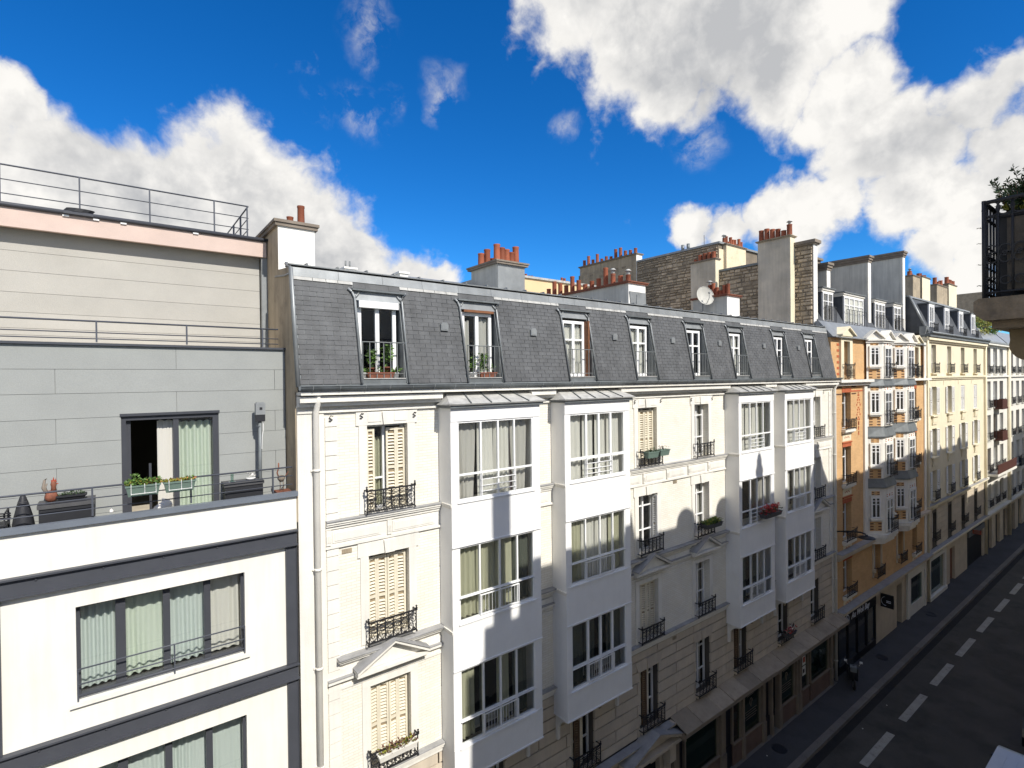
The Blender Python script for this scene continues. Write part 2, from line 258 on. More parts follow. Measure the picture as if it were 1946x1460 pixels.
# ------------------------------------------------------------------ mesh builder
class MB:
    def __init__(s): s.v = []; s.f = []; s.m = []; s.s = []
    def face(s, idx, m=0, smooth=False): s.f.append(idx); s.m.append(m); s.s.append(smooth)
    def box(s, x0, x1, y0, y1, z0, z1, m=0):
        n = len(s.v)
        for z in (z0, z1):
            s.v += [(x0, y0, z), (x1, y0, z), (x1, y1, z), (x0, y1, z)]
        for q in ((0, 3, 2, 1), (4, 5, 6, 7), (0, 1, 5, 4), (1, 2, 6, 5), (2, 3, 7, 6), (3, 0, 4, 7)): s.face([n + i for i in q], m)
        return s
    def hexa(s, lo, hi, m=0):
        n = len(s.v); s.v += list(lo) + list(hi)
        for q in ((0, 3, 2, 1), (4, 5, 6, 7), (0, 1, 5, 4), (1, 2, 6, 5), (2, 3, 7, 6), (3, 0, 4, 7)): s.face([n + i for i in q], m)
        return s
    def prism(s, pts, axis, a0, a1, m=0, smooth=False):
        """polygon in the plane across `axis`, extruded from a0 to a1. axis x: pts=(y,z), y: (x,z), z: (x,y)"""
        def P(p, a): return (a, p[0], p[1]) if axis == 'x' else (p[0], a, p[1]) if axis == 'y' else (p[0], p[1], a)
        n = len(s.v); k = len(pts); s.v += [P(p, a0) for p in pts] + [P(p, a1) for p in pts]
        s.face([n + i for i in range(k)], m); s.face([n + k + i for i in reversed(range(k))], m)
        for i in range(k): j = (i + 1) % k; s.face([n + i, n + k + i, n + k + j, n + j], m, smooth)
        return s
    def tube(s, pts, r, n=6, m=0, closed=False, r2=None):
        pts = [Vector(p) for p in pts]; base = len(s.v); k = len(pts)
        for i, p in enumerate(pts):
            a = pts[i - 1] if (i > 0 or closed) else p; b = pts[(i + 1) % k] if (i < k - 1 or closed) else p
            t = (b - a).normalized() if (b - a).length > 1e-9 else Vector((0, 0, 1))
            ref = Vector((0, 0, 1)) if abs(t.z) < 0.9 else Vector((1, 0, 0))
            e1 = t.cross(ref).normalized(); e2 = t.cross(e1)
            rr = r if r2 is None else r + (r2 - r) * i / max(1, k - 1)
            for j in range(n):
                an = 2 * PI * (j + 0.5) / n; s.v.append(tuple(p + e1 * (math.cos(an) * rr) + e2 * (math.sin(an) * rr)))
        for i in range(k if closed else k - 1):
            a = base + i * n; b = base + ((i + 1) % k) * n
            for j in range(n): j2 = (j + 1) % n; s.face([a + j, a + j2, b + j2, b + j], m, n > 4)
        if not closed: s.face([base + j for j in reversed(range(n))], m); s.face([base + (k - 1) * n + j for j in range(n)], m)
        return s
    def lathe(s, prof, c=(0, 0, 0), n=12, m=0):
        base = len(s.v)
        for r, z in prof:
            for j in range(n): a = 2 * PI * j / n; s.v.append((c[0] + r * math.cos(a), c[1] + r * math.sin(a), c[2] + z))
        for i in range(len(prof) - 1):
            for j in range(n):
                a = base + i * n + j; b = base + i * n + (j + 1) % n; s.face([a, b, b + n, a + n], m, True)
        s.face([base + j for j in reversed(range(n))], m); s.face([base + (len(prof) - 1) * n + j for j in range(n)], m)
        return s
    def grid(s, fn, nu, nv, m=0, smooth=True):
        base = len(s.v)
        for i in range(nu + 1):
            for j in range(nv + 1): s.v.append(fn(i / nu, j / nv))
        for i in range(nu):
            for j in range(nv): a = base + i * (nv + 1) + j; s.face([a, a + nv + 1, a + nv + 2, a + 1], m, smooth)
        return s
    def leaf(s, p, d, w, l, m=0):
        p = Vector(p); d = Vector(d).normalized(); ref = Vector((random.uniform(-1, 1), random.uniform(-1, 1), random.uniform(-1, 1)))
        e = d.cross(ref)
        if e.length < 1e-4: e = d.orthogonal()
        e.normalize(); nrm = d.cross(e); n = len(s.v)
        s.v += [tuple(p), tuple(p + d * l * 0.45 + e * w * 0.5 + nrm * w * 0.15), tuple(p + d * l), tuple(p + d * l * 0.45 - e * w * 0.5 + nrm * w * 0.15)]
        s.face([n, n + 1, n + 2], m); s.face([n, n + 2, n + 3], m); return s
    def mesh(s, name, mats, off=(0, 0, 0)):
        me = bpy.data.meshes.new(name); ox, oy, oz = off
        me.from_pydata([(x - ox, y - oy, z - oz) for x, y, z in s.v], [], s.f)
        for mm in (mats if isinstance(mats, (list, tuple)) else [mats]): me.materials.append(MAT[mm] if isinstance(mm, str) else mm)
        me.polygons.foreach_set('material_index', s.m); me.polygons.foreach_set('use_smooth', s.s); me.update()
        return me
WM = {}
def link(name, data, parent, M):
    o = bpy.data.objects.new(name, data); COL.objects.link(o); WM[o] = M
    if parent is not None: o.parent = parent; o.matrix_local = WM[parent].inverted() @ M
    else: o.matrix_local = M
    return o
def T(x, y, z, rz=0.0, sx=1.0, sy=1.0, sz=1.0):
    return Matrix.Translation((x, y, z)) @ Matrix.Rotation(rz, 4, 'Z') @ Matrix.Diagonal((sx, sy, sz, 1))
def build(name, mb, mats, parent=None, frame=None, kind=None):
    """link a builder's mesh; its coordinates are world coordinates, or those of matrix `frame`"""
    xs = [v[0] for v in mb.v]; ys = [v[1] for v in mb.v]; zs = [v[2] for v in mb.v]
    off = ((min(xs) + max(xs)) / 2, (min(ys) + max(ys)) / 2, min(zs))
    M = (frame or Matrix()) @ Matrix.Translation(off)
    o = link(name, mb.mesh(name, mats, off), parent, M)
    if kind: o['kind'] = kind
    return o
CACHE = {}
def shared(name, key, fn, mats, parent, M):
    if key not in CACHE:
        mb = MB(); fn(mb); CACHE[key] = mb.mesh(name, mats)
    return link(name, CACHE[key], parent, M)
def thing(name, label, cat, loc, group=None, rz=0.0):
    o = link(name, None, None, T(*loc, rz)); o.empty_display_size = 0.3
    o['label'] = label; o['category'] = cat
    if group: o['group'] = group
    return o
def tag(o, label, cat, group=None):
    o['label'] = label; o['category'] = cat
    if group: o['group'] = group
    return o
def wall_cells(mb, x0, x1, z0, z1, y0, y1, holes, m=0):
    """a wall of real thickness pierced by rectangular openings (x0,x1,z0,z1)"""
    zs = sorted({z0, z1, *[h[2] for h in holes], *[h[3] for h in holes]}); zs = [z for z in zs if z0 <= z <= z1]
    for a, b in zip(zs, zs[1:]):
        mid = (a + b) / 2; cut = sorted((max(x0, h[0]), min(x1, h[1])) for h in holes if h[2] < mid < h[3] and h[1] > x0 and h[0] < x1)
        x = x0
        for c0, c1 in cut:
            if c0 > x: mb.box(x, c0, y0, y1, a, b, m)
            x = max(x, c1)
        if x < x1: mb.box(x, x1, y0, y1, a, b, m)
def curtain(parent, x0, x1, z0, z1, y, matn, fold=0.16, amp=0.03, frame=None, seed=0, gather=0.0, name='curtain'):
    rn = random.Random(seed + int(x0 * 100)); ph = rn.uniform(0, 6); w = x1 - x0; fold *= rn.uniform(0.7, 1.35); amp *= rn.uniform(0.7, 1.35)
    n = max(6, int(w / fold * 6)); mb = MB()
    def fn(u, v):
        g = gather * (1 - v) ** 1.5
        x = x0 + w * u + g * w * (0.5 - u) * 0.6
        a = amp * 1.7 * (0.6 + 0.4 * (1 - v))
        yy = y + a * math.sin(u * w / fold * 2 * PI + ph + 1.4 * math.sin(u * w * 3 + ph)) * (0.55 + 0.45 * math.sin(u * w * 4.1 + 2 * ph)) + 0.012 * math.sin(u * 31 + v * 3)
        return (x, yy, z0 + (z1 - z0) * v - (0.012 * (1 + math.sin(u * w / fold * 2 * PI + ph)) if v > 0.99 else 0))
    mb.grid(fn, n, 4)
    return build(name, mb, matn, parent, frame)
# iron balconette: scrolls between bars, unit width, scaled along x
def ring(cx, cz, r, y=0.0, a0=0.0, a1=2 * PI, k=8):
    return [(cx + r * math.cos(a0 + (a1 - a0) * i / k), y, cz + r * math.sin(a0 + (a1 - a0) * i / k)) for i in range(k + 1)]
def balconette_mesh(w, h, proj=0.16):
    def fn(mb):
        a = w / 2; y = -proj; t = 0.011
        mb.box(-a - 0.03, a + 0.03, y - 0.016, y + 0.016, h - 0.02, h + 0.012); mb.box(-a, a, y - 0.012, y + 0.012, 0.03, 0.055); mb.box(-a, a, y - 0.01, y + 0.01, h - 0.10, h - 0.085)
        for sx in (-1, 1):
            mb.box(sx * a - 0.014, sx * a + 0.014, y, 0.02, h - 0.015, h + 0.008); mb.box(sx * a - 0.012, sx * a + 0.012, y, 0.02, 0.03, 0.05)
            mb.lathe([(0.02, 0), (0.034, 0.03), (0.012, 0.06), (0.028, 0.085), (0.0, 0.11)], (sx * (a + 0.01), y, h), 6)
            mb.lathe([(0.0, -0.05), (0.026, -0.03), (0.02, 0)], (sx * (a + 0.01), y, 0.03), 6)
        n = max(3, round(w / 0.2)); st = w / n
        for i in range(n + 1):
            x = -a + i * st; mb.box(x - t, x + t, y - t, y + t, 0.04, h)
        for i in range(n):
            x = -a + (i + 0.5) * st; mid = (h - 0.1) * 0.5 + 0.03; rr = st * 0.42
            mb.tube(ring(x, mid + rr * 0.95, rr, y, -1.2, 3.6), 0.009, 4); mb.tube(ring(x, mid - rr * 0.95, rr, y, 1.9, 6.7), 0.009, 4)
            mb.tube(ring(x, mid + rr * 0.7, rr * 0.45, y, 0, 5.2, 6), 0.008, 4); mb.tube(ring(x, mid - rr * 0.7, rr * 0.45, y, PI, PI + 5.2, 6), 0.008, 4)
            mb.tube([(x - st / 2, y, 0.05), (x, y, mid - rr * 2), (x + st / 2, y, 0.05)], 0.008, 4); mb.tube([(x - st / 2, y, h - 0.09), (x, y, h - 0.03), (x + st / 2, y, h - 0.09)], 0.007, 4)
    return fn
def railing(parent, x, z, y, w=1.05, h=0.5, name='balcony_railing', proj=0.16):
    return shared(name, ('bal', w, h, proj), balconette_mesh(w, h, proj), 'iron', parent, T(x, y, z))
def shutter_fn(w, h):
    def fn(mb):
        mb.box(0, 0.045, -0.022, 0.022, 0, h); mb.box(w - 0.045, w, -0.022, 0.022, 0, h)
        for z in (0, h * 0.48, h - 0.06): mb.box(0.045, w - 0.045, -0.016, 0.016, z, z + 0.06)
        z = 0.075
        while z < h - 0.1:
            if not (h * 0.45 < z < h * 0.48 + 0.07): mb.hexa([(0.045, -0.020, z), (w - 0.045, -0.020, z), (w - 0.045, -0.012, z), (0.045, -0.012, z)], [(0.045, 0.010, z + 0.034), (w - 0.045, 0.010, z + 0.034), (w - 0.045, 0.018, z + 0.034), (0.045, 0.018, z + 0.034)])
            z += 0.074
        mb.box(0.046, w - 0.046, 0.019, 0.022, 0.06, h - 0.06, 1)
    return fn
def shutter(parent, x, y, z, w, h, matn='shutter_cream', rz=0.0):
    return shared('shutter', ('sh', round(w, 3), round(h, 3), matn), shutter_fn(w, h), [matn, 'shutter_gap'], parent, T(x, y, z, rz))
def frame_fn(w, h, lights=2, transom=None, t=0.06, d=0.06):
    def fn(mb):
        a = w / 2
        mb.box(-a, -a + t, 0, d, 0, h); mb.box(a - t, a, 0, d, 0, h); mb.box(-a + t, a - t, 0, d, 0, t); mb.box(-a + t, a - t, 0, d, h - t, h)
        for i in range(1, lights):
            x = -a + w * i / lights; mb.box(x - t * 0.55, x + t * 0.55, -0.008, d + 0.002, t, h - t)
        for tr in (transom or []):
            for i in range(lights):
                xa = -a + w * i / lights + (t if i == 0 else t * 0.55); xb = -a + w * (i + 1) / lights - (t if i == lights - 1 else t * 0.55)
                mb.box(xa, xb, 0.004, d - 0.004, tr * h - t * 0.3, tr * h + t * 0.3)
    return fn
def casement(parent, x, y, z, w, h, matn='frame_white', lights=2, transom=(0.33, 0.7), t=0.06, pane='glass', rz=0.0, name='window'):
    """a glazed window (frame is the part, one pane child per light); x is the centre, z the sill"""
    M = T(x, y, z, rz)
    o = shared(name, ('fr', round(w, 3), round(h, 3), matn, lights, transom, t), frame_fn(w, h, lights, transom, t), matn, parent, M)
    pw = (w - 2 * t) / lights
    for i in range(lights):
        shared('pane', ('pane', round(pw, 3), round(h - 2 * t, 3), pane), lambda mb: mb.box(-pw / 2, pw / 2, 0, 0.006, 0, h - 2 * t), pane, o, M @ Matrix.Translation((-w / 2 + t + pw * (i + 0.5), 0.027, t)))
    return o
def pots(parent, pts, hs=(0.35, 0.55), r=0.11, seed=1, cowl=()):
    rn = random.Random(seed)
    for i, (x, y, z) in enumerate(pts):
        h = rn.uniform(*hs)
        if rn.random() < 0.35: h *= 0.55
        shared('chimney_pot', 'pot%d' % (i % 3), lambda mb: mb.lathe([(1.05, 0), (1.0, 0.1), (0.93, 0.9), (1.02, 0.92), (1.02, 1.0), (0.8, 1.0), (0.8, 0.8)], n=10), 'terracotta', parent, T(x, y, z, 0, r, r, h))
        if i in cowl:
            shared('cowl', 'cowl', lambda mb: (mb.lathe([(0.07, 0), (0.07, 0.14)], n=8), mb.lathe([(0.15, 0.14), (0.05, 0.22)], n=10)), 'zinc_pale', parent, T(x, y, z + h))
# ================================================================== setting
def structure(o): o['kind'] = 'structure'; return o
g = MB(); g.box(-2500, 2500, -2500, 2500, -0.6, -0.02); structure(build('ground', g, 'earth'))
g = MB(); g.box(-30, 140, -8.8, -1.70, -0.3, 0.0); road = structure(build('road', g, 'asphalt'))
g = MB(); g.box(-30, 140, -2.02, -1.705, 0.0, 0.004); structure(build('road_gutter', g, 'gutter_asphalt'))
g = MB(); g.box(-30, 140, -1.40, 0.6, -0.3, 0.12); pav = structure(build('pavement', g, 'pavement'))
g = MB(); g.box(-30, 140, -14.0, -9.10, -0.3, 0.12); pav2 = structure(build('pavement', g, 'pavement'))
def kerb_fn(mb): mb.hexa([(0, -0.145, -0.2), (1.245, -0.145, -0.2), (1.245, 0.145, -0.2), (0, 0.145, -0.2)], [(0.006, -0.125, 0.125), (1.239, -0.125, 0.125), (1.239, 0.145, 0.125), (0.006, 0.145, 0.125)])
for i in range(56):
    shared('kerb_stone', 'kerb', kerb_fn, 'granite', pav, T(8 + i * 1.25, -1.55, random.uniform(-0.004, 0.004)))
for i in range(36):
    shared('kerb_stone', 'kerb', kerb_fn, 'granite', pav2, T(8 + i * 1.25 + 1.245, -8.95, 0, PI))
def dash_fn(mb): mb.box(0, 2.98, -0.15, 0.15, 0, 0.006)
for i in range(-3, 14):
    shared('lane_dash', 'dash', dash_fn, 'road_paint', road, T(23.22 + i * 4.375, -3.10, 0.001))
for x in (32.7, 21.4, 41.0):
    o = shared('manhole_cover', 'manhole', lambda mb: (mb.lathe([(0.30, 0), (0.30, 0.008)], n=20), mb.tube([(0.27 * math.cos(k / 20 * 2 * PI), 0.27 * math.sin(k / 20 * 2 * PI), 0.008) for k in range(20)], 0.012, 4, closed=True), [mb.box(-0.2, 0.2, -0.012 + q * 0.07, 0.012 + q * 0.07, 0.008, 0.014) for q in (-2, -1, 0, 1, 2)]), 'plastic_black', None, T(x, -0.72, 0.121, 0.2))
    tag(o, {32.7: 'dark round manhole cover on the pavement past the dark restaurant front', 21.4: 'dark round manhole cover on the pavement before the boarded shopfronts', 41.0: 'dark round manhole cover on the pavement by the white shop door'}[x], 'manhole cover', 'manhole covers on the pavement')
# ================================================================== modern building on the left
mod = thing('apartment_building', 'modern white rendered apartment block with dark steel beams and grey clad set-back terrace', 'building', (-2.5, 3, 0))
wins = [(-0.53, 1.98, z, z + 1.56) for z in (10.04, 7.28, 4.52)] + [(-5.2, -2.7, z, z + 1.56) for z in (10.04, 7.28)]
w = MB(); wall_cells(w, -9, 2.955, 0, 12.62, 0, 0.3, wins); w.box(-9, 2.955, 0.0, 0.06, 12.62, 12.94)
build('wall', w, 'white_render', mod)
w = MB(); w.box(-9, 2.955, 0.31, 9.5, 12.35, 12.6); build('terrace_floor', w, 'cement_grey', mod)
w = MB(); w.box(-9, 2.95, 2.2, 2.3, 0, 12.3); w.box(-9, 2.95, 4.2, 4.3, 12.6, 15.9); build('inner_wall', w, 'unlit_room', mod)
w = MB(); w.box(-9, 2.975, -0.07, 0.06, 12.94, 13.035); build('parapet_coping', w, 'grey_coping', mod)
for z in (11.96, 9.25, 6.50):
    b = MB(); b.box(-9, 2.94, -0.055, -0.002, z + 0.03, z + 0.28); b.box(-9, 2.945, -0.12, -0.002, z + 0.28, z + 0.31); b.box(-9, 2.945, -0.12, -0.002, z, z + 0.03)
    beam = build('steel_beam', b, 'steel_dark', mod)
    k = -1.0
    while k < 2.8:
        shared('bolt', 'bolt', lambda mb: mb.lathe([(0.016, 0), (0.016, 0.012), (0.0, 0.02)], n=6), 'steel_dark', beam, T(k, -0.055, z + 0.22) @ Matrix.Rotation(PI / 2, 4, 'X')); k += 0.84
for x in (2.735, -1.62, -6.0):
    for z0, z1 in ((9.57, 11.955), (6.82, 9.245), (4.0, 6.495)):
        b = MB(); b.box(x, x + 0.19, -0.04, -0.002, z0, z1); b.box(x - 0.012, x, -0.07, -0.002, z0, z1); b.box(x + 0.19, x + 0.202, -0.07, -0.002, z0, z1); build('steel_column', b, 'steel_dark', mod)
def strip_window(x0, x1, z0, z1, cols, seed):
    y = 0.17; f = MB(); f.box(x0, x1, y - 0.05, y + 0.06, z1 - 0.05, z1); f.box(x0, x1, y - 0.05, y + 0.06, z0, z0 + 0.06); f.box(x0, x0 + 0.05, y - 0.05, y + 0.06, z0 + 0.06, z1 - 0.05); f.box(x1 - 0.05, x1, y - 0.05, y + 0.06, z0 + 0.06, z1 - 0.05)
    W = x1 - x0; mull = [(0.235, 0.14), (0.50, 0.11), (0.755, 0.11)]
    for c, t in mull: f.box(x0 + W * c - t / 2, x0 + W * c + t / 2, y - 0.03, y + 0.04, z0 + 0.06, z1 - 0.05)
    win = build('window', f, 'frame_dark', mod)
    ed = [x0 + 0.05] + [q for c, t in mull for q in (x0 + W * c - t / 2, x0 + W * c + t / 2)] + [x1 - 0.05]
    for i in range(0, 8, 2):
        p = MB(); p.box(ed[i], ed[i + 1], y, y + 0.008, z0 + 0.06, z1 - 0.05); build('pane', p, 'glass', win)
        if cols[i // 2]: curtain(win, ed[i] - 0.03, ed[i + 1] + 0.03, z0 + 0.05, z1 - 0.07, y + 0.20, cols[i // 2], 0.13, 0.028, seed=seed + i)
    s = MB(); s.box(x0 - 0.09, x1 + 0.07, -0.06, 0.11, z0 - 0.07, z0 - 0.002); build('sill', s, 'stone_white', win)
    r = MB()
    for zz in (z0 + 0.53, z0 + 0.28, z0 + 0.10): r.tube([(x0 + 0.01, -0.01, zz), (x1 - 0.01, -0.01, zz)], 0.013, 6)
    for xx in (x0 + 0.015, (x0 + x1) / 2 + 0.1, x1 - 0.015): r.box(xx - 0.012, xx + 0.012, -0.02, 0.0, z0 + 0.0, z0 + 0.53)
    build('guard_rail', r, 'steel_rail', win)
strip_window(-0.53, 1.98, 10.04, 11.60, ['curtain_teal', 'curtain_mint', 'curtain_teal', 'curtain_white'], 3)
strip_window(-0.53, 1.98, 7.28, 8.84, ['curtain_teal'] * 4, 9)
strip_window(-0.53, 1.98, 4.52, 6.08, ['curtain_teal'] * 4, 19)
for z in (10.04, 7.28): strip_window(-5.2, -2.7, z, z + 1.56, ['curtain_teal', None, 'curtain_teal', 'curtain_teal'], 5)
# grey clad set-back storey
zj = [12.62, 12.95, 13.38, 13.81, 14.235, 14.66, 15.095, 15.52, 15.94]
w = MB(); wall_cells(w, -9, 2.95, 12.6, 15.94, 0.745, 0.95, [(0.12, 1.68, 12.6, 14.66)]); build('terrace_wall', w, 'cladding_joint', mod)
for r_ in range(8):
    x = -0.78 - 3.52 * 3 + (1.76 * (r_ % 2))
    while x < 2.95:
        a, b_ = max(x, -9) + 0.003, min(x + 3.52, 2.95) - 0.003; segs = [(a, b_)]
        if zj[r_ + 1] <= 14.67: segs = [(a, min(b_, 0.115)), (max(a, 1.685), b_)]
        for p0, p1 in segs:
            if p1 - p0 > 0.03:
                m_ = MB(); m_.box(p0, p1, 0.72 + random.uniform(-0.002, 0.002), 0.744, zj[r_] + 0.003, zj[r_ + 1] - 0.003); build('cladding_panel', m_, 'cladding', mod)
        x += 3.52
# sliding terrace door
f = MB(); y = 0.80
f.box(0.12, 1.68, y - 0.05, y + 0.07, 14.58, 14.66); f.box(0.12, 0.19, y - 0.05, y + 0.07, 12.6, 14.58); f.box(1.58, 1.68, y - 0.05, y + 0.07, 12.6, 14.58); f.box(0.92, 1.01, y - 0.03, y + 0.05, 12.6, 14.58); f.box(0.19, 0.26, y + 0.03, y + 0.07, 12.6, 14.58); f.box(0.53, 0.57, y + 0.05, y + 0.08, 12.6, 13.75)
door = build('terrace_door', f, 'frame_dark', mod)
p = MB(); p.box(1.01, 1.58, y, y + 0.008, 12.62, 14.58); build('pane', p, 'glass', door)
curtain(door, 0.99, 1.60, 12.62, 14.52, y + 0.15, 'curtain_mint', 0.15, 0.03, seed=2)
curtain(door, 0.67, 0.94, 12.62, 14.56, y + 0.15, 'curtain_white', 0.12, 0.035, seed=4)
p = MB(); p.box(0.10, 1.70, 0.70, 0.725, 14.66, 14.71); build('door_head', p, 'frame_dark', mod)
# upper terrace and set-back top storey
w = MB(); w.box(-9, 2.95, 0.95, 9.5, 15.7, 15.9); build('roof_terrace', w, 'cement_grey', mod)
w = MB(); w.box(-9, 2.96, 0.67, 0.97, 15.942, 15.985); build('roof_coping', w, 'steel_dark', mod)
zb = [15.9, 16.21, 16.34, 16.64, 17.02, 17.42, 17.80, 18.22]
w = MB(); w.box(-9, 2.83, 2.445, 2.7, 15.9, 18.2); build('top_wall', w, 'cladding_joint', mod)
for a, b_ in zip(zb, zb[1:]):
    m_ = MB(); m_.box(-9, 2.83, 2.42, 2.444, a + 0.003, b_ - 0.003); build('wall_board', m_, 'beige_panel', mod)
w = MB(); w.box(2.83, 2.955, 2.2, 2.32, 15.9, 18.18); build('corner_column', w, 'zinc', mod)
w = MB(); w.box(-9, 2.93, 2.15, 2.25, 18.19, 18.55); build('fascia', w, 'pink_fascia', mod)
w = MB(); w.box(-9, 2.92, 2.251, 9.5, 18.22, 18.5); build('roof_slab', w, 'cement_brown', mod)
w = MB(); w.box(-9, 2.94, 2.11, 2.4, 18.552, 18.57); w.tube([(-9, 2.13, 18.585), (3.03, 2.13, 18.585)], 0.045, 8)
w.box(-0.7, -0.25, 2.07, 2.18, 18.56, 18.60); build('roof_gutter', w, 'steel_dark', mod)
for x in (0.18, 1.45, -0.72, -0.26):
    w = MB(); w.box(x, x + 0.10, 2.12, 2.148, 18.51, 18.548); build('gutter_clip', w, 'plastic_white', mod)
w = MB()
for q in range(6): w.tube([(-0.5 + 0.22 * math.cos(t_ * 0.5) + 0.01 * q, 2.2 + 0.1 * math.sin(t_ * 0.5), 18.63 + 0.012 * q) for t_ in range(13)], 0.008, 4)
build('cable_coil', w, 'plastic_black', mod)
def bar_rail(name, x0, x1, y, z0, zs, posts, matn='steel_rail', ret=None):
    r = MB()
    for zz in zs: r.tube([(x0, y, zz), (x1, y, zz)], 0.016 if zz == zs[-1] else 0.010, 6)
    for xx in posts: r.box(xx - 0.013, xx + 0.013, y - 0.02, y + 0.02, z0, zs[-1])
    if ret:
        for zz in zs: r.tube([(x1, y, zz), (x1, ret, zz)], 0.016 if zz == zs[-1] else 0.010, 6)
        for yy in (y + 0.9, y + 1.8, ret): r.box(x1 - 0.02, x1 + 0.02, yy - 0.013, yy + 0.013, z0, zs[-1])
    return build(name, r, matn, mod)
bar_rail('roof_railing', -9, 2.56, 2.2, 18.57, [18.80, 19.06, 19.33], [-3.9, -1.60, -0.46, 0.68, 1.87, 2.54], ret=5.4)
bar_rail('upper_railing', -9, 2.82, 0.70, 16.0, [16.06, 16.17, 16.37], [-3.2, -1.7, -0.21, 1.16, 2.51])
bar_rail('terrace_railing', -9, 2.89, 0.02, 13.06, [13.18, 13.355, 13.53], [-3.1, -1.7, -0.29, 1.12, 2.52])
# ------------------------------------------------------------------ things on the terrace
def leaves(mb, c, s, n, w, l, m=0, up=0.6):
    for _ in range(n):
        p = (c[0] + random.uniform(-s[0], s[0]), c[1] + random.uniform(-s[1], s[1]), c[2] + random.uniform(0, s[2]))
        d = (random.gauss(0, 0.6), random.gauss(0, 0.6), random.uniform(-0.2, 1) * up + 0.2)
        k = random.uniform(0.6, 1.3); mb.leaf(p, d, w * k, l * k, m)
def trough(mb, x0, x1, y0, y1, z0, z1, t=0.014, m=0):
    i = 0.03
    mb.hexa([(x0 + i, y0 + i, z0), (x1 - i, y0 + i, z0), (x1 - i, y1 - i, z0), (x0 + i, y1 - i, z0)], [(x0, y0, z1 - 0.03), (x1, y0, z1 - 0.03), (x1, y1, z1 - 0.03), (x0, y1, z1 - 0.03)], m)
    mb.box(x0 - 0.012, x1 + 0.012, y0 - 0.012, y0 + 0.01, z1 - 0.03, z1, m); mb.box(x0 - 0.012, x1 + 0.012, y1 - 0.01, y1 + 0.012, z1 - 0.03, z1, m)
    mb.box(x0 - 0.012, x0 + 0.01, y0 + 0.01, y1 - 0.01, z1 - 0.03, z1, m); mb.box(x1 - 0.01, x1 + 0.012, y0 + 0.01, y1 - 0.01, z1 - 0.03, z1, m)
for i, (x0, x1, lab, col) in enumerate(((0.16, 0.64, 'green balcony planter full of leafy green plants, left of the pair on the terrace rail', ['leaf_green', 'leaf_yellow', 'leaf_autumn']), (0.70, 1.17, 'green balcony planter with low sparse orange plants, right of the pair on the terrace rail', ['leaf_yellow', 'leaf_autumn', 'leaf_green']))):
    t_ = thing('balcony_planter', lab, 'planter', ((x0 + x1) / 2, -0.09, 13.34), 'green planters hung on the terrace rail')
    b = MB(); trough(b, x0, x1, -0.20, -0.03, 13.33, 13.52); build('trough', b, 'plastic_green', t_)
    b = MB(); b.box(x0 + 0.012, x1 - 0.012, -0.19, -0.04, 13.49, 13.505); build('soil', b, 'soil', t_)
    b = MB()
    for xx in (x0 + 0.07, (x0 + x1) / 2 + 0.02, x1 - 0.06): b.tube([(xx, -0.03, 13.55), (xx, -0.21, 13.53), (xx, -0.215, 13.37), (xx, -0.05, 13.33)], 0.006, 4)
    b.tube([(x0 + 0.07, -0.217, 13.38), (x1 - 0.06, -0.217, 13.38)], 0.006, 4); build('wire_bracket', b, 'plastic_white', t_)
    b = MB()
    leaves(b, ((x0 + x1) / 2, -0.11, 13.50), (0.25, 0.08, 0.10 if i == 0 else 0.03), 260 if i == 0 else 110, 0.035, 0.06, 0)
    leaves(b, ((x0 + x1) / 2, -0.11, 13.50), (0.24, 0.08, 0.08 if i == 0 else 0.05), 60, 0.03, 0.05, 1); leaves(b, (x1 - 0.08, -0.11, 13.51), (0.08, 0.06, 0.07), 30, 0.035, 0.04, 2)
    if i == 0: leaves(b, (x0 + 0.12, -0.1, 13.58), (0.05, 0.05, 0.12), 40, 0.03, 0.06, 0)
    build('plants', b, col, t_)
def storage_box(x0, x1, y0, y1, z0, z1, lab):
    t_ = thing('storage_box', lab, 'storage box', ((x0 + x1) / 2, (y0 + y1) / 2, z0))
    b = MB(); b.box(x0 + 0.02, x1 - 0.02, y0 + 0.02, y1 - 0.02, z0, z1 - 0.09); b.box(x0 + 0.05, x1 - 0.05, y0 + 0.01, y0 + 0.02, z0 + 0.05, z1 - 0.14); build('body', b, 'plastic_black', t_)
    b = MB(); b.prism([(y0, z1 - 0.085), (y1, z1 - 0.085), (y1, z1 - 0.01), ((y0 + y1) / 2, z1), (y0, z1 - 0.03)], 'x', x0, x1); build('lid', b, 'plastic_grey', t_)
    return t_
storage_box(-1.0, -0.26, 0.22, 0.66, 12.62, 13.31, 'dark grey storage box on the terrace carrying a trough of succulents')
storage_box(1.70, 2.42, 0.30, 0.66, 12.62, 13.30, 'black storage box on the terrace beside the metal pole')
t_ = thing('succulent_trough', 'grey trough of small green succulents standing on the dark storage box', 'planter', (-0.56, 0.40, 13.31))
b = MB(); trough(b, -0.76, -0.38, 0.33, 0.47, 13.31, 13.40); build('trough', b, 'plastic_black', t_); b = MB(); leaves(b, (-0.57, 0.40, 13.385), (0.17, 0.05, 0.05), 120, 0.02, 0.035); build('plants', b, ['leaf_dark'], t_)
t_ = thing('rooster_figurine', 'reddish brown rooster figurine standing on the dark storage box', 'figurine', (-0.83, 0.38, 13.31))
b = MB(); b.lathe([(0.03, 0), (0.075, 0.03), (0.09, 0.09), (0.07, 0.15), (0.04, 0.19)], (-0.83, 0.38, 13.31), 12); b.lathe([(0.04, 0.17), (0.032, 0.24), (0.04, 0.29), (0.03, 0.33), (0.0, 0.35)], (-0.80, 0.38, 13.31), 10); build('body', b, 'rust_brown', t_)
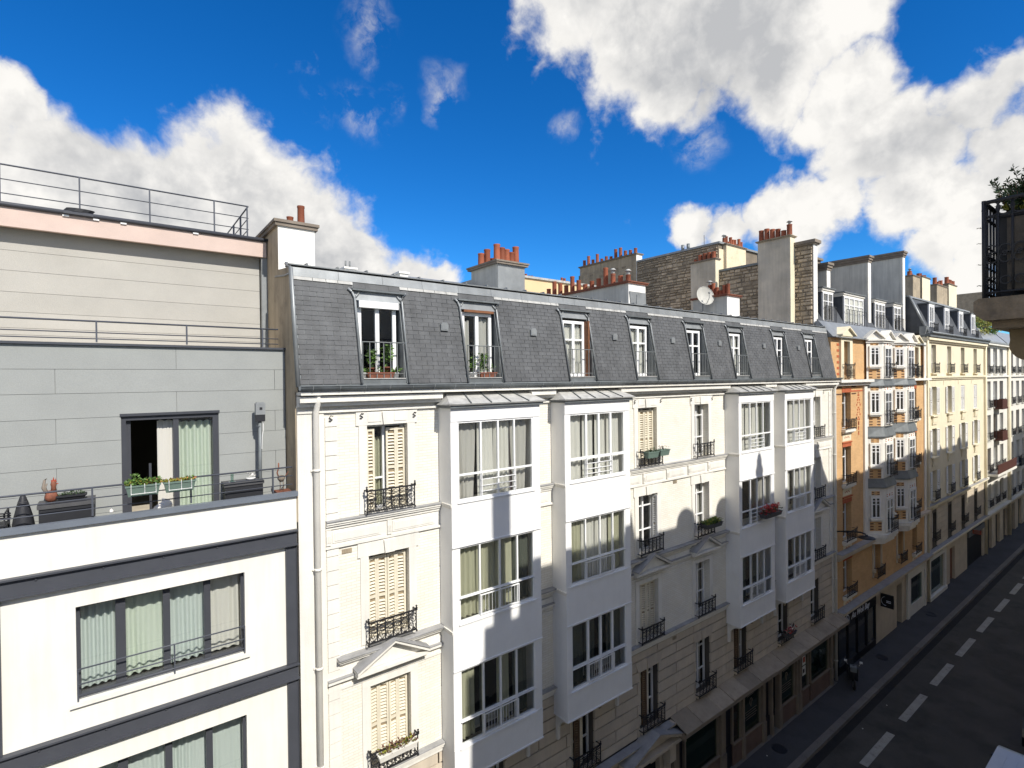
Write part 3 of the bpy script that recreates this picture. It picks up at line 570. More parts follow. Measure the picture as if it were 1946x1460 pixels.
b = MB(); b.tube([(-0.87, 0.38, 13.44), (-0.93, 0.38, 13.55), (-0.91, 0.38, 13.68), (-0.885, 0.38, 13.70)], 0.03, 6, r2=0.012); b.tube([(-0.88, 0.38, 13.45), (-0.905, 0.38, 13.56), (-0.88, 0.38, 13.62)], 0.02, 6, r2=0.01); build('tail', b, 'chimney_cap', t_)
b = MB(); b.prism([(-0.83, 13.63), (-0.76, 13.63), (-0.77, 13.70), (-0.785, 13.66), (-0.80, 13.72), (-0.815, 13.66), (-0.83, 13.68)], 'y', 0.373, 0.387); b.leaf((-0.77, 0.38, 13.61), (1, 0, -0.2), 0.02, 0.04); build('comb', b, 'sign_red', t_)
# covered parasol / folded cover
t_ = thing('patio_cover', 'black pointed fabric cover standing at the left end of the terrace', 'patio cover', (-1.18, 0.30, 12.62))
b = MB(); b.lathe([(0.17, 0), (0.16, 0.25), (0.125, 0.5), (0.075, 0.72), (0.045, 0.82), (0.03, 0.86), (0.0, 0.87)], (-1.17, 0.30, 12.62), 9); build('fabric', b, 'plastic_black', t_)
b = MB(); b.tube([(-1.17 + 0.06 * math.cos(a * 0.7), 0.30 + 0.06 * math.sin(a * 0.7), 13.38) for a in range(9)], 0.008, 4, closed=True); build('tie_cord', b, 'plastic_grey', t_)
t_ = thing('garden_chair', 'black tubular garden chair beside the pointed fabric cover', 'chair', (-1.58, 0.40, 12.62))
b = MB(); b.box(-1.80, -1.36, 0.2, 0.6, 13.02, 13.05); build('seat', b, 'plastic_black', t_)
for xx in (-1.78, -1.38):
    b = MB(); b.tube([(xx, 0.22, 12.62), (xx, 0.22, 13.22), (xx, 0.6, 13.24)], 0.013, 6); build('arm_and_leg', b, 'plastic_black', t_); b = MB(); b.tube([(xx, 0.58, 12.62), (xx, 0.62, 13.25)], 0.013, 6); build('leg', b, 'plastic_black', t_)
b = MB(); [b.tube([(-1.80, 0.2 + 0.0 * q, 13.2 + q * 0.035), (-1.30, 0.2, 13.16 + q * 0.035)], 0.011, 6) for q in range(3)]; build('arm_bar', b, 'plastic_black', t_)
t_ = thing('light_pole', 'grey metal pole with a boxy floodlight on top at the right of the terrace', 'pole light', (2.37, 0.45, 12.62))
b = MB(); b.tube([(2.37, 0.45, 12.62), (2.39, 0.45, 14.60)], 0.034, 10); b.tube([(2.36, 0.45, 14.36), (2.36, 0.45, 14.37)], 0.045, 10); build('pole', b, 'zinc_dark', t_)
b = MB(); b.box(2.30, 2.48, 0.38, 0.50, 14.60, 14.83); b.box(2.32, 2.46, 0.40, 0.49, 14.83, 14.85); build('lamp_head', b, 'zinc', t_)
b = MB(); b.box(2.305, 2.475, 0.385, 0.49, 14.46, 14.60); build('housing', b, 'plastic_black', t_); b = MB(); b.box(2.37, 2.42, 0.372, 0.380, 14.70, 14.75); build('sensor', b, 'plastic_black', t_)
b = MB(); b.tube([(2.44, 0.43, 14.55), (2.445, 0.42, 14.3), (2.42, 0.42, 14.15), (2.41, 0.42, 13.9)], 0.006, 4); build('cable', b, 'plastic_white', t_)
t_ = thing('metal_bird_sculpture', 'dark spiky metal bird sculpture at the right corner of the terrace', 'sculpture', (2.73, 0.28, 12.62))
b = MB(); b.box(2.62, 2.90, 0.16, 0.42, 12.62, 13.03); build('stand', b, 'rust_brown', t_)
b = MB(); b.lathe([(0.0, 0), (0.05, 0.03), (0.08, 0.08), (0.06, 0.13), (0, 0.15)], (2.74, 0.28, 13.20), 8)
for xx in (2.71, 2.77): b.tube([(xx, 0.28, 13.03), (xx + 0.01, 0.28, 13.13), (xx, 0.28, 13.24)], 0.012, 5)
build('body', b, 'chimney_cap', t_)
b = MB(); b.tube([(2.69, 0.28, 13.3), (2.66, 0.28, 13.40), (2.69, 0.28, 13.50), (2.69, 0.28, 13.60)], 0.014, 5); [b.tube([(2.79, 0.28, 13.28), (2.83 + 0.02 * q, 0.26 + 0.02 * q, 13.34 + 0.02 * q)], 0.008, 4) for q in range(4)]; build('neck_and_tail', b, 'rust_brown', t_)
t_ = thing('white_orchid', 'small white flower in a white bowl on the black storage box', 'flower pot', (2.2, 0.44, 13.30))
b = MB(); b.lathe([(0.05, 0), (0.09, 0.03), (0.085, 0.035)], (2.2, 0.44, 13.30), 12); build('bowl', b, 'plastic_white', t_); b = MB(); leaves(b, (2.2, 0.44, 13.35), (0.06, 0.05, 0.10), 40, 0.03, 0.04); build('flowers', b, 'flower_white', t_)
t_ = thing('glass_jar', 'small clear glass jar standing on the black storage box', 'jar', (1.86, 0.42, 13.30))
b = MB(); b.lathe([(0.05, 0), (0.05, 0.01), (0.025, 0.02), (0.03, 0.14), (0.028, 0.15)], (1.86, 0.42, 13.30), 10); build('jar_body', b, 'glass_green', t_); b = MB(); b.lathe([(0.065, 0), (0.06, 0.012)], (1.86, 0.42, 13.288), 12); build('saucer', b, 'plastic_white', t_)
t_ = thing('garlic_ornament', 'tiny onion shaped ornament sitting on the terrace parapet', 'ornament', (-0.04, 0.05, 13.06))
b = MB(); b.lathe([(0.01, 0), (0.032, 0.02), (0.03, 0.04), (0.008, 0.07), (0.004, 0.09)], (-0.04, 0.06, 13.06), 10); build('bulb', b, 'flower_white', t_)
t_ = thing('cushion', 'pale rounded cushion lying inside the open terrace door', 'cushion', (0.72, 0.5, 12.62))
b = MB(); b.grid(lambda u_, v_: (0.70 + 0.17 * math.cos(u_ * 2 * PI) * math.sin(v_ * PI), 0.46 + 0.10 * math.sin(u_ * 2 * PI) * math.sin(v_ * PI), 12.94 - 0.14 * math.cos(v_ * PI) + 0.05 * math.cos(u_ * 2 * PI)), 12, 8); build('pillow', b, 'flower_white', t_)
b = MB(); b.box(0.5, 0.9, 0.34, 0.6, 12.62, 12.82); build('stool', b, 'shop_trim', t_)
# ================================================================== white brick building with four bay columns
wb = thing('apartment_building', 'white brick apartment building with slate mansard, dormers and four white bay window columns', 'building', (15.8, 4, 0))
X0, X1 = 2.985, 28.62
ROWS = [(12.36, 14.28), (9.48, 11.39), (6.60, 8.50)]
COLS = {'A': (4.46, 5.43), 'B': (13.63, 14.60), 'C': (16.77, 17.66), 'D': (26.15, 27.08)}
BAYS = [(6.26, 8.97), (9.87, 12.56), (18.79, 21.46), (22.39, 25.06)]
LOWW = [(4.46, 5.43), (7.15, 8.10), (10.52, 11.48), (13.63, 14.60), (16.77, 17.68), (19.33, 20.30), (22.83, 23.78), (26.0, 26.9)]
SEG = [(3.52, 6.25), (8.98, 9.86), (12.57, 18.78), (21.47, 22.38), (25.07, 28.3)]
holes = [(c[0], c[1], r[0], r[1]) for c in COLS.values() for r in ROWS] + [(b[0] + 0.15, b[1] - 0.15, r[0] - 0.1, r[1]) for b in BAYS for r in ROWS]
w = MB(); wall_cells(w, X0, X1, 6.42, 15.0, 0, 0.35, holes); build('brick_wall', w, 'brick_white', wb)
low = [(a, b, 3.70, 5.62) for a, b in LOWW]
w = MB(); wall_cells(w, X0, X1, 3.35, 6.42, 0.06, 0.35, low); build('block_wall', w, 'joint_dark', wb)
w = MB(); w.box(X0, X1, 3.4, 3.5, 0, 17.5); w.box(X0, X1, 0.45, 3.4, 15.1, 15.2); [w.box(X0, X1, 0.36, 3.4, z, z + 0.2) for z in (3.3, 6.2, 9.1, 12.0, 14.8)]; [w.box(x, x + 0.1, 0.36, 3.4, 0, 15) for x in (5.9, 9.4, 12.7, 15.7, 18.6, 21.9, 25.4)]; build('inner_wall', w, 'unlit_room', wb)
# rusticated blocks of the first floor
crs = [3.50, 3.81, 4.19, 4.56, 4.93, 5.30, 5.65, 6.0, 6.28]
for k in range(8):
    x = 3.0 - (1.05 if k % 2 else 0.0)
    while x < X1:
        a, b = max(x, X0 + 0.01), min(x + 2.1, X1 - 0.25); segs = [(a, b)]
        if crs[k] < 5.6:
            for h in low:
                segs = [q for s0, s1 in segs for q in ((s0, min(s1, h[0])), (max(s0, h[1]), s1)) if q[1] - q[0] > 0.06]
        for s0, s1 in segs:
            m_ = MB(); j = 0.021 if s1 - s0 > 0.3 else 0.012; z0, z1 = crs[k] + j, crs[k + 1] - j
            m_.hexa([(s0 + j, 0, z0), (s1 - j, 0, z0), (s1 - j, 0.059, z0), (s0 + j, 0.059, z0)], [(s0 + j, 0, z1), (s1 - j, 0, z1), (s1 - j, 0.059, z1), (s0 + j, 0.059, z1)])
            build('stone_block', m_, 'stone_block', wb)
        x += 2.1
# fanned lintel stones over the first-floor windows
for a, b in LOWW:
    for q in range(5):
        c = a - 0.1 + (b - a + 0.2) * q / 5; d = c + (b - a + 0.2) / 5; sh = (q - 2) * 0.05
        m_ = MB(); m_.prism([(c + 0.006, 5.625), (d - 0.006, 5.625), (d + sh - 0.006 + 0.025, 5.98), (c + sh + 0.006 - 0.025, 5.98)], 'y', -0.018 if q != 2 else -0.04, -0.001); build('lintel_stone', m_, 'stone_block', wb)
# quoins and end pilasters
for xa, xb in ((3.545, 3.80), (28.02, 28.27)):
    z = 6.66
    while z < 14.4:
        m_ = MB(); m_.box(xa, xb, -0.028, -0.001, z + 0.008, min(z + 0.305, 14.5) - 0.008); build('quoin', m_, 'stone_white', wb); z += 0.3055
w = MB(); w.box(X0 - 0.004, 3.52, -0.035, -0.001, 3.5, 14.72); w.box(X0 - 0.01, 3.53, -0.05, -0.001, 14.72, 14.76); build('end_pilaster', w, 'stone_white', wb)
w = MB(); w.box(28.3, X1, -0.035, -0.001, 3.5, 14.72); build('end_pilaster', w, 'stone_white', wb)
# cornice and horizontal mouldings
for a, b in SEG:
    a2 = X0 if a < 4 else a; b2 = X1 if b > 28 else b
    w = MB(); w.box(a2, b2, -0.26, -0.001, 14.83, 14.95); w.box(a2, b2, -0.16, -0.001, 14.74, 14.829); w.box(a2, b2, -0.06, -0.001, 14.60, 14.66); build('cornice', w, 'stone_white', wb)
    w = MB(); w.box(a, b, -0.13, -0.001, 12.25, 12.30); w.box(a, b, -0.10, -0.001, 12.20, 12.249); w.box(a, b, -0.06, -0.001, 12.13, 12.199); w.box(a, b, -0.03, -0.001, 11.78, 12.129); w.box(a, b, -0.055, -0.001, 11.72, 11.779); build('string_course', w, 'stone_white', wb)
    w = MB(); w.box(a, b, -0.155, -0.001, 12.301, 12.325); build('lead_ledge', w, 'ledge_lead', wb)
    n = max(1, round((b - a) / 1.35)); st = (b - a) / n
    for i in range(n):
        p0, p1 = a + st * i + 0.14, a + st * (i + 1) - 0.14
        if p1 - p0 > 0.2:
            w = MB(); w.box(p0, p1, -0.045, -0.031, 11.83, 12.08); w.box(p0 + 0.05, p1 - 0.05, -0.055, -0.046, 11.87, 12.04); build('frieze_panel', w, 'stone_white', wb)
        w = MB(); x = a + st * i
        w.box(x + 0.005, x + 0.11, -0.075, -0.031, 11.80, 12.12); [w.box(x + 0.015 + 0.032 * q, x + 0.033 + 0.032 * q, -0.088, -0.076, 11.86, 12.0) for q in range(3)]; build('frieze_block', w, 'stone_white', wb)
    w = MB(); w.box(a + 0.2 if a < 4 else a, b, -0.16, -0.001, 9.30, 9.345); w.box(a + 0.25 if a < 4 else a, b, -0.10, -0.001, 9.23, 9.299); w.box(a, b, -0.035, -0.001, 8.93, 9.10); w.box(a, b, -0.10, -0.001, 8.86, 8.929); w.box(a, b, -0.03, -0.001, 8.66, 8.72); build('string_course', w, 'stone_white', wb)
    w = MB(); w.box(a + 0.2 if a < 4 else a, b, -0.20, -0.001, 9.346, 9.375); w.box(a, b, -0.12, -0.001, 8.931, 8.95); build('lead_ledge', w, 'ledge_lead', wb)
    w = MB(); w.box(a2, b2, -0.14, -0.001, 6.50, 6.56); w.box(a2, b2, -0.09, -0.001, 6.42, 6.499); w.box(a2, b2, -0.03, -0.001, 6.30, 6.419); build('string_course', w, 'stone_white', wb)
    w = MB(); w.box(a2, b2, -0.17, -0.001, 6.561, 6.58); build('lead_ledge', w, 'ledge_lead', wb)
w = MB(); w.box(X0, X1, -0.33, 0.3, 14.98, 15.05); build('gutter_bed', w, 'stone_white', wb)
w = MB()
for i in range(9): pass
prof = [(-0.33 + 0.10 * math.cos(a), 15.16 + 0.10 * math.sin(a)) for a in [PI + PI * i / 8 for i in range(9)]] + [(-0.33 + 0.085 * math.cos(a), 15.16 + 0.085 * math.sin(a)) for a in [2 * PI - PI * i / 8 for i in range(9)]]
w.prism(prof, 'x', X0 - 0.02, X1, 0, True); w.tube([(X0 - 0.02, -0.43, 15.16), (X1, -0.43, 15.16)], 0.013, 6); gut = build('gutter', w, 'zinc_dark', wb)
x = 3.2
while x < 28.5:
    shared('gutter_strap', 'strap', lambda mb: mb.tube([(0, -0.33 + 0.108 * math.cos(a), 0.108 * math.sin(a)) for a in [PI + PI * i / 6 for i in range(7)]], 0.010, 4), 'zinc', gut, T(x, 0, 15.16)); x += 0.55
# rainwater pipes
for x, zt, zb_ in ((3.335, 15.0, 0.15), (28.46, 15.0, 0.15)):
    w = MB(); w.tube([(x + 0.02, -0.25, 15.06), (x + 0.01, -0.2, 14.8), (x, -0.115, 14.62), (x, -0.115, zb_)], 0.062, 10); z = 13.4; o = build('rain_pipe', w, 'stone_white', wb)
    while z > 1: shared('pipe_collar', 'collar', lambda mb: (mb.lathe([(0.078, 0), (0.078, 0.03), (0.066, 0.05)], n=10), mb.box(-0.1, 0.1, 0.05, 0.08, 0.0, 0.03)), 'stone_white', o, T(x, -0.115, z)); z -= 2.05
# ---- ordinary windows
def surround(x0, x1, z0, z1, kind):
    w = MB(); t = 0.19
    w.box(x0 - t, x0 - 0.001, -0.028, -0.001, z0 - 0.02, z1); w.box(x1 + 0.001, x1 + t, -0.028, -0.001, z0 - 0.02, z1); zt = {0: 14.58, 1: 11.70, 2: 8.64}[kind]
    w.box(x0 - t - (0.06 if kind < 2 else 0), x1 + t + (0.06 if kind < 2 else 0), -0.032, -0.001, z1 + 0.001, zt)
    if kind == 0: w.box(x0 + 0.02, x0 + 0.33, -0.045, -0.033, z1 + 0.07, zt - 0.03); w.box(x1 - 0.33, x1 - 0.02, -0.045, -0.033, z1 + 0.07, zt - 0.03)
    o = build('window_surround', w, 'stone_white', wb); c = (x0 + x1) / 2
    if kind < 2: k = MB(); k.prism([(c - 0.11, z1 + 0.003), (c + 0.11, z1 + 0.003), (c + 0.14, zt - 0.02), (c - 0.14, zt - 0.02)], 'y', -0.075, -0.033); build('keystone', k, 'stone_white', o)
    else:
        k = MB(); h = (x1 - x0) / 2 + 0.38; zb_, za = 8.96, 9.42
        for s in (-1, 1):
            k.prism([(c + s * h, zb_), (c + s * h, zb_ + 0.07), (c, za + 0.07), (c, za)], 'y', -0.30, -0.001)
        k.prism([(c - h + 0.1, zb_ + 0.005), (c + h - 0.1, zb_ + 0.005), (c, za - 0.04)], 'y', -0.14, -0.0015); k.box(c - h, c + h, -0.26, -0.002, zb_ - 0.07, zb_ - 0.005); k.box(c - h + 0.05, c + h - 0.05, -0.2, -0.002, zb_ - 0.12, zb_ - 0.071)
        pd = build('pediment', k, 'stone_white', wb); k = MB()
        for s in (-1, 1): k.prism([(c + s * (h + 0.02), zb_ + 0.071), (c + s * (h + 0.02), zb_ + 0.09), (c, za + 0.09), (c, za + 0.071)], 'y', -0.33, -0.001)
        build('lead_cover', k, 'ledge_lead', pd)
    k = MB(); k.box(x0 - 0.04, x1 + 0.04, -0.10, 0.2, z0 - 0.06, z0 - 0.001); build('sill', k, 'stone_white', o)
    return o
def shutters_closed(x0, x1, z0, z1, n=4, y=0.12):
    wv = (x1 - x0 - 0.04) / n
    for i in range(n):
        a = (0.16 if i % 2 == 0 else -0.16)
        sh = shutter(wb, x0 + 0.02 + wv * i, y + (0.0 if i % 2 == 0 else wv * 0.16), z0 + 0.03, wv - 0.006, z1 - z0 - 0.12, 'shutter_cream', a)
STATE = {'A': ['half', 'shut', 'shut'], 'B': ['shut', 'open', 'shut'], 'C': ['glass', 'orange', 'glass'], 'D': ['glass', 'glass', 'glass']}
for cn, (x0, x1) in COLS.items():
    for ri, (z0, z1) in enumerate(ROWS):
        surround(x0, x1, z0, z1, ri); c = (x0 + x1) / 2; st = STATE[cn][ri]
        win = casement(wb, c, 0.22, z0, x1 - x0, z1 - z0, transom=(0.36, 0.78) if cn in 'BC' else (0.36,))
        if st == 'shut': shutters_closed(x0, x1, z0, z1)
        elif st == 'half':
            shutter(wb, x0 + 0.02, 0.10, z0 + 0.03, 0.19, z1 - z0 - 0.12); shutter(wb, x0 + 0.50, 0.13, z0 + 0.03, 0.24, z1 - z0 - 0.12, rz=-0.12); shutter(wb, x0 + 0.735, 0.10, z0 + 0.03, 0.215, z1 - z0 - 0.12, rz=0.1)
            curtain(win, x0 + 0.1, x0 + 0.5, z0 + 0.05, z1 - 0.3, 0.33, 'curtain_olive', 0.12, seed=7)
        elif st == 'open': shutter(wb, x1 - 0.03, 0.17, z0 + 0.03, 0.2, z1 - z0 - 0.12, 'shutter_white', -PI / 2 + 0.15); curtain(win, x0 + 0.05, x0 + 0.3, z0 + 0.05, z1 - 0.05, 0.36, 'curtain_white', seed=3)
        elif st == 'orange':
            m_ = MB(); m_.box(x0 + 0.02, x0 + 0.17, 0.12, 0.15, z0 + 0.03, z1 - 0.22); build('orange_shutter', m_, 'orange_board', wb)['label'] = 'narrow bright orange shutter leaf'
            curtain(win, x0 + 0.5, x1 - 0.05, z0 + 0.05, z1 - 0.05, 0.36, 'curtain_grey', seed=8)
        else:
            curtain(win, x0 + 0.35, x1 - 0.05, z0 + 0.05, z1 - 0.05, 0.36, 'curtain_grey' if cn == 'C' else 'curtain_white', seed=ri)
            if cn == 'C' and ri == 0: shutter(wb, x0 + 0.02, 0.12, z0 + 0.03, 0.16, z1 - z0 - 0.1, 'shutter_cream', 0.2)
        railing(wb, c, z0 + 0.0, -0.03, round(x1 - x0 + 0.16, 2), 0.50)
for i, (x0, x1) in enumerate(LOWW):
    z0, z1 = 3.70, 5.62; c = (x0 + x1) / 2; win = casement(wb, c, 0.24, z0, x1 - x0, z1 - z0, transom=(0.35, 0.8))
    if i in (2, 3, 5): [shutter(wb, x0 + 0.03 + 0.2 * q, 0.10 + 0.03 * (q % 2), z0 + 0.03, 0.19, z1 - z0 - 0.1, 'shutter_brown' if q % 2 else 'shutter_cream', 0.35 if q % 2 == 0 else -0.35) for q in range(3)]
    else: curtain(win, x0 + 0.3, x1 - 0.05, z0 + 0.05, z1 - 0.05, 0.4, 'curtain_grey', seed=i)
    railing(wb, c, z0, -0.03, round(x1 - x0 + 0.14, 2), 0.55); k = MB(); k.box(x0 - 0.03, x1 + 0.03, -0.09, 0.2, z0 - 0.1, z0 - 0.002); build('sill', k, 'stone_block', wb)
for x, z in ((3.66, 14.47), (4.33, 14.49), (5.60, 14.46), (14.80, 14.48), (13.45, 14.48), (16.55, 14.46), (17.88, 14.46), (27.4, 14.46)):
    shared('wall_anchor', 'anchor', lambda mb: mb.tube([(0.05, -0.05, 0.05), (0.0, -0.05, 0.06), (-0.035, -0.05, 0.02), (0, -0.05, 0.0), (0.035, -0.05, -0.02), (0.0, -0.05, -0.05), (-0.04, -0.05, -0.04)], 0.011, 5), 'iron', wb, T(x, 0, z))
for x, z in ((3.98, 11.60), (3.95, 9.02), (15.6, 11.62), (15.5, 6.18)):
    shared('air_brick', 'airbrick', lambda mb: (mb.box(-0.11, 0.11, -0.012, -0.001, -0.05, 0.05), [mb.box(-0.1 + 0.05 * q, -0.07 + 0.05 * q, -0.02, -0.0125, -0.04, 0.04) for q in range(4)]), 'cement_brown', wb, T(x, 0, z))
# ---- bay window columns
CUR = [[['curtain_grey', 'curtain_white', 'curtain_white', 'curtain_grey'], ['curtain_olive', 'curtain_olive', 'curtain_olive', 'curtain_dark'], ['curtain_olive', 'curtain_dark', 'curtain_olive', 'curtain_dark']],
       [['curtain_white'] * 4, ['curtain_olive', 'curtain_white', 'curtain_white', 'curtain_olive'], ['curtain_dark', 'curtain_dark', None, 'curtain_dark']],
       [['curtain_white', 'curtain_white', 'curtain_white', 'curtain_dark'], [None, None, None, 'curtain_grey'], ['curtain_dark', None, 'curtain_dark', None]],
       [['curtain_grey', 'curtain_white', 'curtain_white', 'curtain_white'], ['curtain_white', None, 'curtain_grey', 'curtain_white'], [None, None, 'curtain_dark', None]]]
BR = [(12.38, 14.28), (9.50, 11.31), (6.56, 8.40)]
DP = -0.58
for bi, (x0, x1) in enumerate(BAYS):
    w = MB()
    for a, b in ((14.28, 14.62), (11.33, 12.38), (8.42, 9.50), (5.78, 6.56)): w.box(x0, x1, DP, DP + 0.1, a, b)
    for a, b in ((12.381, 14.279), (9.501, 11.329), (6.561, 8.419)): w.box(x0 + 0.001, x0 + 0.19, DP + 0.012, DP + 0.1, a, b); w.box(x1 - 0.22, x1 - 0.001, DP + 0.012, DP + 0.1, a, b)
    w.box(x0, x0 + 0.1, DP + 0.101, -0.001, 5.78, 14.62); w.box(x1 - 0.1, x1, DP + 0.101, -0.001, 5.78, 14.62)
    for z in (5.78, 8.6, 11.5, 14.5): w.box(x0 + 0.101, x1 - 0.101, DP + 0.101, -0.001, z, z + 0.1)
    bay = build('bay_window', w, 'bay_white', wb)
    k = MB(); k.box(x0 - 0.012, x1 + 0.012, DP - 0.02, DP - 0.001, 5.755, 5.79); k.box(x0 - 0.012, x0 - 0.0005, DP, -0.002, 5.755, 5.79)
    build('drip_edge', k, 'frame_white', bay)
    for z in (11.315, 8.405): k = MB(); k.box(x0 - 0.006, x1 + 0.006, DP - 0.022, DP - 0.001, z, z + 0.028); build('drip_edge', k, 'frame_white', bay)
    for z in (12.29, 9.32): k = MB(); k.box(x0 - 0.035, x0 - 0.001, DP - 0.02, -0.15, z, z + 0.05); k.box(x0 - 0.02, x0 - 0.001, DP + 0.02, -0.15, z - 0.05, z - 0.001); build('side_moulding', k, 'stone_white', bay); k = MB(); k.box(x1 + 0.001, x1 + 0.03, DP, -0.15, z, z + 0.05); build('side_moulding', k, 'stone_white', bay)
    k = MB(); xa, xb = x0 - 0.10, x1 + 0.12
    k.hexa([(xa, -0.70, 14.665), (xb, -0.70, 14.665), (xb, -0.02, 14.665), (xa, -0.02, 14.665)], [(xa, -0.72, 14.70), (xb, -0.72, 14.70), (xb - 0.22, -0.02, 14.96), (xa + 0.30, -0.02, 14.96)]); rf = build('bay_roof', k, 'zinc_pale', bay)
    for q in range(1, 5):
        k = MB(); t_ = q / 5; a = xa + (xb - xa) * t_; b = xa + 0.30 + (xb - xa - 0.52) * t_
        k.tube([(a, -0.725, 14.715), (b, -0.02, 14.975)], 0.018, 4); build('roof_rib', k, 'zinc_dark', rf)
    k = MB(); k.box(x0 - 0.05, x1 + 0.06, -0.66, -0.581, 14.60, 14.664); k.box(x0 - 0.05, x0 - 0.001, -0.58, -0.05, 14.60, 14.664); build('roof_fascia', k, 'zinc_dark', bay)
    for s, xs in ((1, x0 + 0.06), (-1, x1 - 0.14)):      # curved corbels below
        pr = [(-0.001, 5.75), (-0.50, 5.75), (-0.50, 5.68)] + [(-0.06 - 0.42 * math.cos(a), 5.20 + 0.46 * math.sin(a)) for a in [PI / 2 * 0.98 - PI / 2 * 0.98 * i / 7 for i in range(8)]][::1]
        pr = [(-0.001, 5.75), (-0.50, 5.75), (-0.50, 5.69)] + [(-0.50 + 0.40 * math.sin(a), 5.28 + 0.40 * math.cos(a)) for a in [i * PI / 16 for i in range(9)]] + [(-0.10, 5.02), (-0.001, 5.0)]
        k = MB(); k.prism(pr, 'x', xs, xs + 0.08); build('corbel', k, 'stone_white', bay)
    for xs in (x0 + 0.9, x1 - 0.9):                      # little carved bosses on the wall under the bay
        k = MB(); k.lathe([(0.02, -0.12), (0.06, -0.08), (0.04, 0), (0.08, 0.05), (0.06, 0.08)], (xs, -0.06, 5.35), 8); build('wall_boss', k, 'cement_brown', wb)
    for ri, (z0, z1) in enumerate(BR):
        y = DP + 0.045; xa, xb = x0 + 0.19, x1 - 0.22; W = xb - xa; t = 0.045 if (bi, ri) not in ((1, 2), (1, 0)) else 0.075
        mul = [0.29, 0.515, 0.735] if ri != 1 or bi > 1 else [0.26, 0.52, 0.76]
        k = MB(); k.box(xa, xb, y - 0.02, y + 0.05, z0, z0 + 0.05); k.box(xa, xb, y - 0.02, y + 0.05, z1 - 0.045, z1); k.box(xa, xa + 0.04, y - 0.02, y + 0.05, z0 + 0.05, z1 - 0.045); k.box(xb - 0.04, xb, y - 0.02, y + 0.05, z0 + 0.05, z1 - 0.045)
        for c in mul: k.box(xa + W * c - t / 2, xa + W * c + t / 2, y - 0.022, y + 0.04, z0 + 0.05, z1 - 0.045)
        ed = [xa + 0.04] + [q for c in mul for q in (xa + W * c - t / 2, xa + W * c + t / 2)] + [xb - 0.04]; zt = z0 + 0.33 * (z1 - z0)
        for i in range(0, 8, 2): k.box(ed[i], ed[i + 1], y - 0.018, y + 0.03, zt - t / 2, zt + t / 2)
        fr = build('window_frame', k, 'frame_white', bay)
        k = MB()
        if ri == 0 or bi == 2 and ri == 1:
            for zz in (0.07, 0.15, 0.24): k.tube([(ed[1], y - 0.05, z0 + 0.05 + zz * 1.7), (ed[6], y - 0.05, z0 + 0.05 + zz * 1.7)], 0.012, 5)
            for xx in (ed[1] + 0.02, ed[6] - 0.02): k.box(xx - 0.01, xx + 0.01, y - 0.06, y - 0.022, z0 + 0.05, zt)
        else:
            zz = [z0 + 0.06, zt - 0.07]; k.box(ed[1], ed[6], y - 0.065, y - 0.045, zz[1], zz[1] + 0.025); k.box(ed[1], ed[6], y - 0.065, y - 0.045, zz[0], zz[0] + 0.025)
            for xx in (ed[1], ed[6] - 0.025): k.box(xx, xx + 0.025, y - 0.065, y - 0.045, zz[0] + 0.0251, zz[1] - 0.0001)
            n = 12
            for q in range(n): xx = ed[1] + (ed[6] - ed[1]) * (q + 0.5) / n; k.box(xx - 0.004, xx + 0.004, y - 0.058, y - 0.05, zz[0] + 0.021, zz[1] - 0.001)
            k.tube([(xa, y - 0.07, zt + 0.01), (xb, y - 0.07, zt + 0.01)], 0.014, 5)
        build('guard_rail', k, 'frame_white', bay)
        k = MB(); k.box(xa - 0.03, xb + 0.03, DP - 0.03, y - 0.021, z0 - 0.035, z0 - 0.001); build('sill', k, 'frame_white', bay)
        for i in range(0, 8, 2):
            k = MB(); k.box(ed[i], ed[i + 1], y, y + 0.006, z0 + 0.05, z1 - 0.045); build('pane', k, 'glass', bay)
            cm = CUR[bi][ri][i // 2]
            if cm:
                e0, e1 = ed[i] - 0.01, ed[i + 1] + 0.01
                if bi == 0 and ri == 0 and i in (0, 6): g_ = 0.5
                else: g_ = 0.0
                if (bi, ri) in ((0, 2),): e1 = e0 + (e1 - e0) * (0.8 if i != 2 else 0.35)
                curtain(bay, e0, e1, z0 + 0.02, z1 - 0.06, y + 0.19, cm, 0.15, 0.03, seed=bi * 10 + ri * 3 + i, gather=g_)
            if bi == 0 and ri == 0 and i in (0, 6): curtain(bay, ed[i], ed[i + 1], z0, z1 - 0.15, y + 0.28, 'curtain_purple', 0.18, 0.02, seed=i)
# ---- mansard roof
def ys(z): return -0.15 + (z - 15.2) * 0.2
DORM = [4.86, 7.58, 11.03, 14.0, 17.1, 19.9, 23.45, 26.4]
HW = 0.56
w = MB(); edges = [X0] + [q for c in DORM for q in (c - HW, c + HW)] + [X1]
def slab(mb, x0, x1, z0, z1, d=0.12):
    mb.hexa([(x0, ys(z0), z0), (x1, ys(z0), z0), (x1, ys(z0) + d, z0), (x0, ys(z0) + d, z0)], [(x0, ys(z1), z1), (x1, ys(z1), z1), (x1, ys(z1) + d, z1), (x0, ys(z1) + d, z1)])
for i in range(0, len(edges), 2): slab(w, edges[i], edges[i + 1], 15.08, 17.5)
for c in DORM: slab(w, c - HW, c + HW, 17.3, 17.5); slab(w, c - HW, c + HW, 15.08, 15.2)
man = build('mansard', w, 'zinc_dark', wb)
sl = []; pz = 0.1035; rowi = 0; z = 15.2
while z < 17.36:
    zc = z + pz
    for i in range(0, len(edges), 2):
        a, b = edges[i] + 0.012, edges[i + 1] - 0.012; x = a - (0.145 if rowi % 2 else 0.0) - ((edges[i] * 7.3) % 0.1)
        while x < b:
            p0, p1 = max(x, a), min(x + 0.285, b)
            if p1 - p0 > 0.05: sl.append((p0 + 0.003, p1 - 0.003, z))
            x += 0.29
    z += pz; rowi += 1
